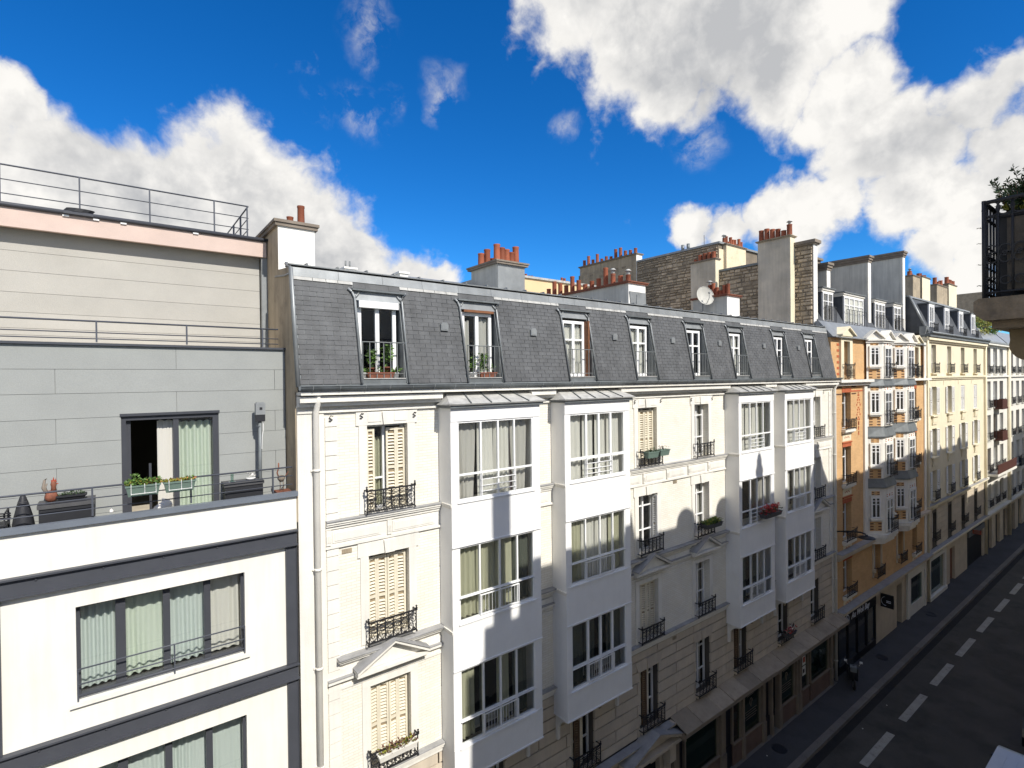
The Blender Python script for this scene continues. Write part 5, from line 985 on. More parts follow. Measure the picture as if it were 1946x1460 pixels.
# canted bays
def facet(parent, p, q, u, z, w_, h, kind, matn='frame_white'):
    """a window on the facet from p to q (plan), centred at fraction u"""
    d = Vector((q[0] - p[0], q[1] - p[1])); rz = math.atan2(d.y, d.x); x = p[0] + d.x * u; y = p[1] + d.y * u
    M = T(x, y, z, rz)
    def fn(mb):
        mb.box(-w_ / 2 - 0.07, -w_ / 2, -0.07, -0.002, -0.02, h + 0.09); mb.box(w_ / 2, w_ / 2 + 0.07, -0.07, -0.002, -0.02, h + 0.09); mb.box(-w_ / 2, w_ / 2, -0.07, -0.002, h, h + 0.09)
    sr = shared('window_surround', ('fs', w_, h), fn, 'stone_white', parent, M)
    shared('room_shade', ('fb', w_, h), lambda mb: mb.box(-w_ / 2, w_ / 2, -0.006, -0.001, 0, h), 'unlit_room', sr, M)  # thin dark sheet stands in for the shade of a room
    win = casement(parent, x + math.sin(rz) * 0.06, y - math.cos(rz) * 0.06, z, w_, h, matn, 2, (0.66, 0.83) if kind == 'sash' else (0.7,), 0.05, rz=rz)
    if kind == 'sash':
        shared('sill', ('fsill', w_), lambda mb: (mb.box(-w_ / 2 - 0.12, w_ / 2 + 0.12, -0.17, -0.002, -0.10, -0.021), mb.box(-w_ / 2 - 0.06, w_ / 2 + 0.06, -0.12, -0.002, -0.17, -0.101)), 'stone_white', parent, M)
        pn = shared('brick_panel', ('fp', w_), lambda mb: mb.box(-w_ / 2 - 0.08, w_ / 2 + 0.08, -0.012, -0.002, -0.72, -0.2), 'brick_orange', parent, M)
        shared('brick_dentil', ('fd', w_), lambda mb: [mb.box(s * (w_ / 2 - 0.02) - 0.09, s * (w_ / 2 - 0.02) + 0.09, -0.02, -0.0125, -0.66 + 0.155 * q, -0.60 + 0.155 * q) for s in (-1, 1) for q in range(3)], 'brick_brown', pn, M)
    else:
        shared('balcony_railing', ('bal', round(w_ + 0.1, 2), 0.75, 0.2), balconette_mesh(round(w_ + 0.1, 2), 0.75, 0.2), 'iron', parent, M @ Matrix.Translation((0, -0.06, 0)))
    hd = shared('head_panel', ('fh', w_), lambda mb: mb.box(-w_ / 2 + 0.02, w_ / 2 - 0.02, -0.012, -0.002, 0.12, 0.34), 'brick_orange' if kind == 'sash' else 'stone_white', parent, M @ Matrix.Translation((0, 0, h)))
    shared('brick_dentil', ('fhd', w_, kind), lambda mb: [mb.box(s * (w_ / 2 - 0.1) - 0.06, s * (w_ / 2 - 0.1) + 0.06, -0.02, -0.0125, 0.14 + 0.11 * q, 0.18 + 0.11 * q) for s in (-1, 1) for q in range(2)] + ([mb.box(-0.05, 0.05, -0.02, -0.0125, 0.16, 0.28)] if kind != 'sash' else []), 'brick_red' if kind != 'sash' else 'brick_brown', hd, M @ Matrix.Translation((0, 0, h)))
for bx0, dxx in ((32.90, 1.50), (36.74, 1.36)):
    def foot(o): return [(bx0 - o, 0.0), (bx0 + 0.70 - o * 0.4, -0.52 - o), (bx0 + 0.70 + dxx + o * 0.4, -0.52 - o), (bx0 + 1.40 + dxx + o, 0.0)]
    for ti, (z0, z1, o) in enumerate(((6.56, 9.15, 0.06), (9.60, 11.92, 0.03), (12.46, 14.70, 0.0), (15.06, 17.05, 0.0))):
        k = MB(); k.prism(foot(o), 'z', z0, z1); by = build('bay_tier', k, 'stone_white', ob); f_ = foot(o)
        zs = z0 + (0.74 if ti else 0.9); facet(ob, f_[0], f_[1], 0.5, zs, 0.48, 1.12 if ti < 3 else 1.0, 'sash'); facet(ob, f_[1], f_[2], 0.5, z0 + 0.1, 0.95, 1.75 if ti < 3 else 1.62, 'french'); facet(ob, f_[2], f_[3], 0.5, zs, 0.48, 1.12 if ti < 3 else 1.0, 'sash')
        if ti < 3:
            a = [(x, y, z1) for x, y in foot(o + 0.12)]; b = [(x, y, z1 + (0.5 if ti < 2 else 0.34)) for x, y in foot(0.02)]; k = MB(); k.hexa(a, b); k.prism(foot(o + 0.10), 'z', z1 - 0.05, z1 - 0.002); build('zinc_skirt', k, 'zinc_dark', by)
    for a, b, o in ((6.36, 6.559, 0.22), (6.20, 6.359, 0.14), (6.02, 6.199, 0.05)): k = MB(); k.prism(foot(o), 'z', a, b); build('console', k, 'stone_white', ob)
    k = MB(); k.prism(foot(0.08), 'z', 17.051, 17.16); k.prism(foot(0.16), 'z', 17.161, 17.24); f_ = foot(0.05); bt = build('bay_cornice', k, 'stone_white', ob)
    for p, q in ((f_[0], f_[1]), (f_[1], f_[2])):
        d = Vector((q[0] - p[0], q[1] - p[1])); l = d.length / 2; M = T((p[0] + q[0]) / 2, (p[1] + q[1]) / 2, 17.245, math.atan2(d.y, d.x)); h = 0.42
        k = MB(); k.prism([(-l, 0), (l, 0), (0, h)], 'y', -0.02, 0.3); [k.prism([(s * (l + 0.05), 0), (s * (l + 0.05), 0.07), (0, h + 0.10), (0, h + 0.03)], 'y', -0.14, 0.32) for s in (-1, 1)]; build('pediment', k, 'stone_white', bt, M)
# attic storey and mansard
w = MB(); wall_cells(w, A0, A1, 15.07, 17.2, 0.12, 0.4, [(29.95, 30.7, 15.3, 17.05), (40.9, 41.6, 15.3, 17.0)]); build('attic_wall', w, 'brick_orange', ob)
for x0, x1 in ((29.95, 30.7), (40.9, 41.6)):
    c = (x0 + x1) / 2; casement(ob, c, 0.3, 15.3, x1 - x0, 1.72); iron_rail_far(ob, c, 15.1, 0.05, 1.15, 0.75)
    k = MB(); k.box(x0 - 0.35, x0 - 0.001, 0.0, 0.119, 15.07, 17.3); k.box(x1 + 0.001, x1 + 0.35, 0.0, 0.119, 15.07, 17.3); k.box(x0, x1, 0.0, 0.119, 17.05, 17.3); k.prism([(x0 - 0.45, 17.31), (x1 + 0.45, 17.31), (c, 17.72)], 'y', -0.04, 0.8); [k.prism([(c + s * 0.9, 17.31), (c + s * 0.9, 17.39), (c, 17.82), (c, 17.74)], 'y', -0.15, 0.85) for s in (-1, 1)]; build('attic_dormer', k, 'stone_cream', ob)
    for s in (-1, 1): k = MB(); [k.box(c + s * 0.85 - 0.12, c + s * 0.85 + 0.12, 0.105, 0.119, 15.3 + 0.3 * q, 15.42 + 0.3 * q) for q in range(6)]; build('brick_motif', k, 'brick_red', ob)
k = MB(); k.prism([(0.0, 17.22), (0.5, 17.22), (0.9, 18.05), (0.7, 18.1)], 'x', A0, A1); k.box(A0, A1, -0.12, 0.13, 17.2, 17.24); build('zinc_eave', k, 'zinc', ob)
k = MB(); k.prism([(0.62, 17.6), (1.95, 20.2), (9, 20.4), (9, 17.6)], 'x', A0 + 0.4, A1 - 0.45); build('mansard', k, 'slate_far', ob)
for x0, x1, n in ((29.75, 31.1, 2), (32.45, 35.3, 4), (37.0, 38.75, 3), (40.2, 41.6, 2)):
    k = MB(); k.box(x0, x1, 1.0, 2.4, 18.12, 19.80); dm = build('dormer', k, 'slate_far', ob)
    k = MB(); k.box(x0 - 0.08, x1 + 0.08, 0.9, 2.5, 19.80, 19.90); k.box(x0 - 0.04, x1 + 0.04, 0.95, 2.4, 19.70, 19.799); build('dormer_cornice', k, 'stone_white', dm); k = MB(); k.box(x0 - 0.12, x1 + 0.12, 0.84, 2.6, 19.901, 19.95); build('dormer_roof', k, 'zinc_dark', dm)
    c = (x0 + x1) / 2; W = x1 - x0 - 0.12; casement(ob, c, 0.93, 18.15, W, 1.54, lights=n, transom=(0.7,), t=0.07)
    k = MB(); k.box(x0 + 0.1, x1 - 0.1, 0.985, 0.999, 18.2, 19.65); build('room_shade', k, 'unlit_room' if n != 4 else 'curtain_white', dm)  # dark sheet as room shade; the widest dormer has white curtain cloth instead
    k = MB(); k.tube([(x0, 0.78, 18.95), (x1, 0.78, 18.95)], 0.016, 5); [k.box(x0 + (x1 - x0) * q / 8 - 0.01, x0 + (x1 - x0) * q / 8 + 0.01, 0.77, 0.79, 18.05, 18.95) for q in range(9)]; build('guard_rail', k, 'iron', dm)
for x0, zt, y1 in ((30.62, 20.95, 5), (36.36, 22.1, 5), (42.38, 23.2, 5)):
    k = MB(); k.box(x0, x0 + 0.45, 1.08, y1, 17.4, zt); cw = build('chimney_wall', k, 'chimney_grey', ob); k = MB(); k.box(x0 + 0.02, x0 + 0.43, 1.06, 1.079, 17.6, zt); build('front_render', k, 'chimney_white', cw)
    for q, (a, b) in enumerate(((0.0, 0.14), (0.14, 0.28), (0.28, 0.40))): k = MB(); o = 0.05 + 0.05 * q; k.box(x0 - o, x0 + 0.45 + o, 1.08 - o, y1 + o, zt + a + 0.001, zt + b); build('brick_capping', k, 'chimney_cap', cw)
k = MB(); k.box(30.4, 31.2, 1.6, 2.4, 21.36, 21.6); k.box(30.3, 31.3, 1.5, 2.5, 21.6, 21.72); build('stack_head', k, 'chimney_cap', ob)
# ---- rubble party wall with cement flues, between this and the white building
pw = thing('party_wall', 'tall rubble stone party wall with cement chimney flues above the slate roof', 'wall', (28.9, 3.5, 15))
ROCK = []
def rock_fn(seed):
    def fn(mb):
        rn = random.Random(seed); j = lambda a: a + rn.uniform(-0.10, 0.10)
        lo = [(0, -0.5, -0.5), (1, j(-0.42), j(-0.40)), (1, j(0.42), j(-0.40)), (0, 0.5, -0.5)]; hi = [(0, -0.5, 0.5), (1, j(-0.42), j(0.40)), (1, j(0.42), j(0.40)), (0, 0.5, 0.5)]
        lo = [(-p[0], p[1], p[2]) for p in lo]; hi = [(-p[0], p[1], p[2]) for p in hi]; mb.hexa(lo, hi)
    return fn
def rubble(parent, x, regions, seed, top=300):
    rn = random.Random(seed); st = []
    for y0, y1, z0, z1 in regions:
        z = z0
        while z < z1 - 0.05:
            h = rn.uniform(0.13, 0.27); h = min(h, z1 - z); y = y0
            while y < y1 - 0.04:
                l = min(rn.uniform(0.18, 0.62), y1 - y); hh = h * rn.uniform(0.72, 1.0)
                st.append((y + l / 2, z + h / 2 + rn.uniform(-0.02, 0.02), l - 0.03, hh - 0.025, rn.uniform(0.02, 0.07), rn.randrange(6))); y += l
            z += h
    st.sort(key=lambda s: s[0]); mb = MB()
    for i, (y, z, l, h, d, v) in enumerate(st):
        if i < top: shared('rubble_stone', 'rock%d' % v, rock_fn(v), 'rubble', parent, T(x, y, z, 0, d, l, max(0.03, h)))
        else:
            t = MB(); rock_fn(v)(t); b = len(mb.v); mb.v += [(x + a * d, y + bb * l, z + c_ * max(0.03, h)) for a, bb, c_ in t.v]; [mb.face([b + q for q in f], 0) for f in t.f]
    if mb.v: build('rubble_stones', mb, 'rubble', parent, kind='stuff')
k = MB(); k.box(28.74, 29.2, 0.97, 1.9, 15, 22.05); k.box(28.74, 29.2, 1.9, 6.2, 15, 21.5); k.box(28.74, 29.2, 1.9, 3.7, 21.5, 22.3); build('wall_core', k, 'rubble_mortar', pw)
rubble(pw, 28.74, [(0.99, 1.88, 17.0, 22.0), (3.6, 6.2, 17.6, 21.48)], 3, 300)
k = MB(); k.box(28.76, 29.2, 0.94, 0.969, 15, 22.05); build('front_render', k, 'chimney_white', pw)
k = MB(); k.box(28.66, 29.28, 0.86, 1.95, 22.051, 22.12); k.box(28.60, 29.34, 0.80, 1.95, 22.121, 22.28); build('stone_capping', k, 'chimney_cap', pw)
k = MB(); k.box(28.66, 29.24, 3.72, 6.19, 21.501, 21.62); k.prism([(3.5, 21.62), (3.85, 21.62), (3.85, 22.1), (3.6, 22.25)], 'x', 28.66, 29.24); build('lead_coping', k, 'zinc_dark', pw)
f1 = chimney(pw, 28.22, 28.735, 1.87, 3.58, 15, 22.56, 'cement_grey', 'stone_cream', [(28.47, 2.0 + 0.3 * q) for q in range(6)], 0.08, 0.07, (0.5, 0.72), 12, (0,), 'cement_brown', r=0.135)
# rear building
rb = thing('apartment_building', 'tall rear building with dark rubble stone side and cream front behind the slate roof', 'building', (33, 11, 0))
k = MB(); k.box(28.76, 38, 6.26, 18, 0, 23.2); build('wall_core', k, 'rubble_mortar', rb)
rubble(rb, 28.76, [(6.3, 12.3, 18.2, 23.15), (12.3, 17.8, 19.5, 23.2)], 5, 300)
k = MB(); k.box(28.78, 31.5, 6.22, 6.259, 15, 22.9); build('front_render', k, 'chimney_cream', rb)
k = MB(); k.box(28.70, 38, 6.15, 12.3, 23.201, 23.32); build('roof_edge', k, 'zinc', rb)
chimney(rb, 29.25, 31.45, 6.05, 6.9, 20.5, 23.15, 'cement_grey', 'chimney_cream', [(29.45 + 0.24 * q, 6.3) for q in range(9)], 0.10, 0.06, (0.35, 0.6), 14, (0,), r=0.10)
chimney(rb, 28.70, 29.3, 12.35, 17.8, 19, 23.75, 'cement_brown', 'chimney_white', [(28.95, 12.6 + 0.45 * q) for q in range(12)], 0.10, 0.07, (0.4, 0.75), 15, r=0.12)
chimney(rb, 28.32, 28.75, 6.2, 7.85, 15, 22.2, 'cement_grey', 'stone_cream', [(28.5, 6.4 + 0.3 * q) for q in range(5)], 0.09, 0.06, (0.3, 0.62), 16, r=0.12)
k = MB(); [k.tube([(29.2, y, 23.3), (29.2, y, 23.75)], 0.1, 8) or k.lathe([(0.18, 0.0), (0.22, 0.15), (0.1, 0.3), (0.16, 0.34), (0, 0.42)], (29.2, y, 23.7), 8) for y in (8.6, 9.0)]; build('roof_cowl', k, 'zinc_dark', rb)
k = MB(); k.tube([(29.4, 7.6, 23.3), (29.4, 7.6, 24.1)], 0.015, 4); build('antenna_rod', k, 'iron', rb)
fb = thing('apartment_building', 'low pale beige rear building with tiny chimney pots between two roof chimneys', 'building', (21, 15, 0))
k = MB(); k.box(17.2, 25, 12, 18, 0, 21.0); build('wall', k, 'far_beige', fb); k = MB(); k.box(17.1, 25.1, 11.9, 18.1, 21.001, 21.12); build('roof_edge', k, 'zinc_pale', fb); pots(fb, [(18.8 + 0.22 * q, 12.4, 21.12) for q in range(4)] + [(21.6 + 0.22 * q, 12.4, 21.12) for q in range(4)], (0.15, 0.3), 0.08, 3)
# ---- restaurant and shops on the orange building's ground floor
w = MB(); wall_cells(w, A0, A1, 0.1, 3.17, 0.02, 0.35, [(28.95, 33.9, 0.1, 3.0), (37.4, 38.3, 0.1, 2.6), (39.6, 42.4, 0.1, 2.75)]); build('ground_wall', w, 'stone_cream_block', ob)
rf_ = MB(); rf_.box(28.95, 33.9, -0.06, 0.05, 2.45, 3.0); rf_.box(28.95, 33.9, 0.55, 0.6, 0.1, 2.449); [rf_.box(28.95 + q * 1.23, 29.03 + q * 1.23, -0.03, 0.1, 0.12, 2.449) for q in range(5)]; rf_.box(28.95, 33.9, -0.03, 0.1, 0.12, 0.5); rst = build('restaurant_front', rf_, 'shop_dark', ob)
k = MB(); [k.box(29.04 + q * 1.23, 30.17 + q * 1.23, 0.02, 0.028, 0.5, 2.44) for q in range(4)]; build('pane', k, 'glass', rst)
def text_mesh(parent, body, x, y, z, size, matn, rz=0.0, shear=0.3, frame=None):
    cu = bpy.data.curves.new('lettering', 'FONT'); cu.body = body; cu.size = size; cu.extrude = 0.008; cu.shear = shear; cu.resolution_u = 2
    to = bpy.data.objects.new('tmp', cu); COL.objects.link(to); bpy.context.view_layer.update()
    me = bpy.data.meshes.new_from_object(to.evaluated_get(bpy.context.evaluated_depsgraph_get())); bpy.data.objects.remove(to); me.materials.clear(); me.materials.append(MAT[matn])
    return link('lettering', me, parent, (frame or T(x, y, z, rz)) @ Matrix.Rotation(PI / 2, 4, 'X'))
text_mesh(rst, 'Au Wok Bay', 30.45, -0.075, 2.60, 0.46, 'lettering')
k = MB(); k.tube([(29.95 + 0.2 * math.cos(a * PI / 10), -0.075, 2.72 + 0.22 * math.sin(a * PI / 10)) for a in range(20)], 0.022, 5, closed=True); k.tube([(29.9, -0.075, 2.58), (29.97, -0.075, 2.82), (30.03, -0.075, 2.62)], 0.016, 4); build('round_logo', k, 'lettering', rst)
bs = thing('blade_sign', 'black projecting sign with a pale crescent on the orange building', 'sign', (34.6, -0.5, 2.0))
k = MB(); k.box(34.56, 34.64, -0.68, -0.05, 2.17, 2.88); build('panel', k, 'shop_dark', bs); k = MB(); k.tube([(34.55, -0.30 + 0.20 * math.cos(a), 2.53 + 0.24 * math.sin(a)) for a in [-0.55 * PI + PI * 1.0 * i / 16 for i in range(17)]], 0.012, 4, r2=0.006); [k.box(34.545, 34.555, -0.56, -0.34, 2.46 + 0.08 * q, 2.49 + 0.08 * q) for q in range(2)]; build('crescent_logo', k, 'lettering', bs); k = MB(); k.tube([(34.6, -0.03, 2.9), (34.6, -0.68, 2.9)], 0.02, 5); build('bracket', k, 'iron', bs)
k = MB(); k.box(39.0, 42.55, -0.10, 0.0, 2.55, 3.05); k.box(39.0, 39.35, -0.10, 0.0, 0.12, 2.549); k.box(42.25, 42.55, -0.10, 0.0, 0.12, 2.549); k.box(41.9, 42.249, -0.04, 0.1, 0.12, 2.549); k.box(39.351, 39.75, -0.04, 0.1, 0.12, 2.549); k.box(39.751, 41.9, -0.04, 0.1, 0.12, 0.8); wsf = build('white_shopfront', k, 'stone_grey', ob); k = MB(); k.box(39.76, 41.89, 0.0, 0.01, 0.801, 2.54); build('pane', k, 'glass_green', wsf)
# ---- wall-mounted street lamp
sl_ = thing('street_lamp', 'dark flat disc street lamp on a wall arm beside the orange building', 'street lamp', (28.64, -0.1, 7.3))
k = MB(); k.box(28.58, 28.70, -0.08, -0.037, 7.2, 7.7); k.tube([(28.64, -0.05, 7.5), (28.7, -0.6, 7.62), (28.8, -1.1, 7.66), (28.85, -1.3, 7.6)], 0.035, 6); build('arm', k, 'iron', sl_); k = MB(); k.lathe([(0.05, 0.16), (0.07, 0.10), (0.16, 0.08), (0.36, 0.03), (0.37, 0.0), (0.30, -0.02)], (28.87, -1.33, 7.42), 18); build('lamp_head', k, 'plastic_black', sl_)
# ================================================================== cream building
cb = thing('apartment_building', 'cream stone apartment building with white shutters and four dormers, beyond the orange one', 'building', (50.6, 4, 0))
B0, B1 = 42.90, 58.38
CC = [(44.22, 45.26), (47.82, 48.86), (51.32, 52.36), (54.95, 55.99)]
CR = [(15.40, 17.32), (12.50, 14.45), (9.65, 11.58), (6.76, 8.72)]
holes = [(c[0], c[1], r[0], r[1]) for c in CC for r in CR] + [(c[0], c[1], 3.95, 5.8) for c in CC]
w = MB(); wall_cells(w, B0, B1, 6.5, 17.9, 0, 0.35, holes); build('wall', w, 'stone_cream', cb)
w = MB(); wall_cells(w, B0, B1, 3.3, 6.5, 0.035, 0.35, holes); build('block_wall', w, 'joint_dark', cb)
w = MB(); w.box(B0, B1, 1.6, 1.7, 0, 18); build('inner_wall', w, 'unlit_room', cb)
for k_ in range(8):
    z0 = 3.42 + 0.372 * k_; x = B0 - (0.8 if k_ % 2 else 0)
    while x < B1:
        segs = [(max(x, B0 + 0.02), min(x + 1.6, B1 - 0.3))]
        if z0 < 5.75:
            for h in holes[-4:]: segs = [q for s0, s1 in segs for q in ((s0, min(s1, h[0] - 0.15)), (max(s0, h[1] + 0.15), s1)) if q[1] - q[0] > 0.06]
        for s0, s1 in segs: m_ = MB(); m_.box(s0 + 0.012, s1 - 0.012, 0, 0.034, z0 + 0.014, z0 + 0.358); build('stone_block', m_, 'stone_cream_block', cb)
        x += 1.6
for ci, (x0, x1) in enumerate(CC):
    c = (x0 + x1) / 2
    for ri, (z0, z1) in enumerate(CR):
        win = casement(cb, c, 0.22, z0, x1 - x0, z1 - z0, transom=(0.35, 0.7)); w_ = x1 - x0
        if (ri + ci) % 2: curtain(win, x0 + 0.4, x1 - 0.06, z0 + 0.05, z1 - 0.05, 0.36, 'curtain_white', seed=ri + ci)
        if ri == 0: iron_rail_far(cb, c, z0, 0.0, w_ + 0.02, 0.62)
        else:
            if ri == 1 and ci >= 2: [shutter(cb, x0 + 0.01 + w_ / 2 * q, -0.0 + 0.03, z0 + 0.02, w_ / 2 - 0.01, z1 - z0 - 0.06, 'shutter_white') for q in range(2)]
            else: shutter(cb, x0 - 0.50, -0.045, z0 + 0.02, 0.48, z1 - z0 - 0.06, 'shutter_white', 0.06); shutter(cb, x1 + 0.02, -0.02, z0 + 0.02, 0.48, z1 - z0 - 0.06, 'shutter_white', -0.06)
            if ri == 3: iron_rail_far(cb, c, z0, 0.0, w_ + 0.02, 0.6)
        k = MB(); k.box(x0 - 0.2, x1 + 0.2, -0.16, 0.2, z0 - 0.1, z0 - 0.002)
        if ri: k.box(x0 - 0.02, x1 + 0.02, -0.07, -0.001, z0 - 0.62, z0 - 0.101); k.box(x0 + 0.1, x1 - 0.1, -0.09, -0.071, z0 - 0.5, z0 - 0.2)
        build('sill', k, 'stone_cream', cb)
    casement(cb, c, 0.24, 3.95, x1 - x0, 1.85); iron_rail_far(cb, c, 3.95, 0.0, x1 - x0 + 0.05, 0.6); k = MB(); k.box(x0 - 0.14, x0 - 0.001, 0.0, 0.034, 3.5, 6.0); k.box(x1 + 0.001, x1 + 0.14, 0.0, 0.034, 3.5, 6.0); build('window_surround', k, 'stone_cream_block', cb)
for a, b, z0, p_ in ((B0, B1, 17.60, 0.24), (B0, B1, 15.05, 0.16), (B0, B1, 6.40, 0.22), (B0, B1, 3.28, 0.30)):
    k = MB(); k.box(a, b, -p_, -0.001, z0, z0 + 0.14); k.box(a, b, -p_ * 0.5, -0.001, z0 - 0.12, z0 - 0.001); build('string_course', k, 'stone_cream', cb)
k = MB(); k.box(B0, B1, -0.26, -0.001, 3.421, 3.44); k.box(B0, B1, -0.25, -0.001, 6.541, 6.56); build('lead_ledge', k, 'ledge_lead', cb)
for q in range(9):
    x = B0 + 0.3 + q * 1.85
    if not any(c[0] - 0.55 < x < c[1] + 0.55 for c in CC): k = MB(); k.box(x - 0.03, x + 0.03, -0.02, -0.001, 14.55, 14.9); build('frieze_stile', k, 'stone_cream', cb)
k = MB(); k.box(B0, B1, -0.30, 0.3, 17.80, 17.98); k.tube([(B0, -0.34, 18.06), (B1, -0.34, 18.06)], 0.09, 8); build('gutter', k, 'zinc_dark', cb)
k = MB(); k.tube([(43.0, -0.12, 17.9), (43.0, -0.12, 0.2)], 0.07, 8); k.tube([(58.2, -0.12, 17.9), (58.2, -0.12, 0.2)], 0.09, 8); build('rain_pipe', k, 'stone_cream', cb)
k = MB(); k.prism([(-0.05, 18.05), (0.95, 20.55), (1.6, 20.75), (9, 21.1), (9, 18.05)], 'x', B0 + 0.25, B1 - 0.2); build('mansard', k, 'slate_far', cb)
k = MB(); k.prism([(0.88, 20.54), (0.92, 20.66), (3, 21.2), (3, 21.0)], 'x', B0 + 0.2, B1 - 0.1); build('zinc_top', k, 'zinc', cb)
k = MB(); k.tube([(B0 + 0.25, -0.1, 18.1), (B0 + 0.25, 0.9, 20.6)], 0.08, 6); k.prism([(0.0, 17.9), (-0.1, 18.5), (0.3, 18.5), (0.3, 17.9)], 'x', B0 - 0.02, B0 + 0.5); build('verge', k, 'zinc', cb)
for x0 in (44.35, 47.9, 51.55, 55.1):
    x1 = x0 + 1.15; k = MB(); k.box(x0, x1, 0.22, 1.6, 18.15, 20.12); dm = build('dormer', k, 'slate_far', cb); k = MB(); k.box(x0 - 0.1, x1 + 0.1, 0.12, 1.7, 20.12, 20.2); build('dormer_roof', k, 'zinc_dark', dm); k = MB(); k.box(x0 - 0.0, x0 + 0.12, 0.14, 0.219, 18.15, 20.1); k.box(x1 - 0.12, x1, 0.14, 0.219, 18.15, 20.1); k.box(x0 + 0.12, x1 - 0.12, 0.14, 0.219, 19.98, 20.1); build('dormer_frame', k, 'frame_white', dm)
    casement(cb, (x0 + x1) / 2, 0.15, 18.2, x1 - x0 - 0.26, 1.76, transom=(0.4,)); k = MB(); k.box(x0 + 0.13, x1 - 0.13, 0.209, 0.2195, 18.2, 19.95); build('room_shade', k, 'unlit_room', dm); iron_rail_far(cb, (x0 + x1) / 2, 18.15, 0.1, 0.95, 0.6)
chimney(cb, 49.2, 50.9, 2.4, 3.4, 20, 22.9, 'cement_brown', 'cement_brown', [(49.5, 2.7), (50.0, 2.8), (50.5, 2.9)], 0.1, 0.05, (0.3, 0.5), 21, (1,), r=0.14); chimney(cb, 51.4, 53.4, 2.4, 3.4, 20, 23.05, 'cement_brown', 'stone_cream', [(51.7 + 0.35 * q, 2.7) for q in range(5)], 0.1, 0.05, (0.3, 0.5), 22, r=0.14)
chimney(cb, 55.2, 58.2, 2.4, 3.4, 20, 22.8, 'cement_brown', 'cement_brown', [(55.5 + 0.8 * q, 2.6) for q in range(3)], 0.1, 0.05, (0.35, 0.6), 23, r=0.15); chimney(cb, 58.6, 61.0, 2.4, 3.4, 20, 23.2, 'cement_brown', 'stone_cream', [(58.9 + 0.45 * q, 2.6) for q in range(5)], 0.1, 0.05, (0.35, 0.7), 24, r=0.16)
w = MB(); wall_cells(w, B0, B1, 0.1, 3.28, 0.02, 0.35, [(43.5, 46.7, 0.3, 2.75), (48.3, 49.6, 0.1, 2.6), (52.9, 57.7, 0.1, 3.0)]); build('ground_wall', w, 'stone_cream_block', cb)
k = MB(); k.box(43.2, 43.5, -0.1, 0.019, 0.12, 3.0); k.box(46.7, 47.0, -0.1, 0.019, 0.12, 3.0); k.box(43.5, 46.7, -0.1, 0.019, 2.75, 3.0); k.box(43.2, 47.0, -0.16, 0.019, 0.121, 0.35); gsf = build('pale_shopfront', k, 'stone_grey', cb); k = MB(); k.box(43.5, 46.7, 0.05, 0.06, 0.36, 2.74); build('pane', k, 'glass_green', gsf); k = MB(); k.box(43.5, 46.7, 0.12, 0.16, 0.36, 2.74); build('blind', k, 'shop_green', gsf)
k = MB(); k.box(48.3, 49.6, 0.2, 0.26, 0.12, 2.6); build('street_door', k, 'wood_brown', cb); k = MB(); k.box(52.9, 57.7, 0.12, 0.2, 0.12, 2.999); build('dark_front', k, 'shop_dark', cb); k = MB(); k.box(52.9, 57.7, -0.12, 0.11, 2.55, 2.95); build('awning_box', k, 'zinc_dark', cb)
rs = thing('blade_sign', 'small reddish projecting sign over the dark front on the cream building', 'sign', (53.8, -0.6, 2.6))
k = MB(); k.box(53.77, 53.83, -0.66, -0.13, 2.74, 3.04); build('panel', k, 'sign_red', rs); k = MB(); [k.box(53.755, 53.769, -0.6, -0.2, 2.80 + 0.08 * q, 2.83 + 0.08 * q) for q in range(3)]; build('print', k, 'shop_trim', rs)
# ================================================================== narrow white building and the next one
def plain_house(lab, a, b, cols, rows, wallm, nlow, root, zt=17.85):
    h_ = thing('apartment_building', lab, 'building', ((a + b) / 2, 4, 0)); holes = [(c[0], c[1], r[0], r[1]) for c in cols for r in rows]
    w = MB(); wall_cells(w, a, b, 3.3, zt, 0, 0.35, holes); build('wall', w, wallm, h_); w = MB(); w.box(a, b, 1.5, 1.6, 0, zt); build('inner_wall', w, 'unlit_room', h_)
    for ci, (x0, x1) in enumerate(cols):
        for ri, (z0, z1) in enumerate(rows): casement(h_, (x0 + x1) / 2, 0.2, z0, x1 - x0, z1 - z0, 'frame_white' if (ri + ci) % 3 else 'shutter_brown', 2, (0.4,)); k = MB(); k.box(x0 - 0.08, x1 + 0.08, -0.1, 0.2, z0 - 0.12, z0 - 0.002); build('sill', k, wallm, h_); iron_rail_far(h_, (x0 + x1) / 2, z0, 0.02, x1 - x0 + 0.02, 0.6)
    for z, p_ in ((17.75, 0.3), (15.0, 0.15), (6.4, 0.2), (3.3, 0.28)): k = MB(); k.box(a, b, -p_, -0.001, z, z + 0.16); build('string_course', k, wallm, h_)
    w = MB(); n = nlow; st = (b - a) / n; wall_cells(w, a, b, 0.1, 3.3, 0.02, 0.35, [(a + st * (i + 0.25), a + st * (i + 0.8), 0.1, 2.8) for i in range(n)]); build('ground_wall', w, 'stone_cream_block', h_)
    for i in range(n): k = MB(); k.box(a + st * (i + 0.25), a + st * (i + 0.8), 0.22, 0.3, 0.1, 2.8); k.box(a + st * (i + 0.25) + 0.1, a + st * (i + 0.8) - 0.1, 0.2, 0.219, 0.9, 2.6); build('shop_front', k, 'shop_dark', h_)
    k = MB(); k.prism([(-0.1, zt + 0.06), (1.2, zt + 1.6), (8, zt + 2.4), (8, zt)], 'x', a + 0.1, b - 0.1); k.box(a, b, -0.35, 0.3, zt + 0.06, zt + 0.2); build('roof', k, 'zinc', h_)
    return h_
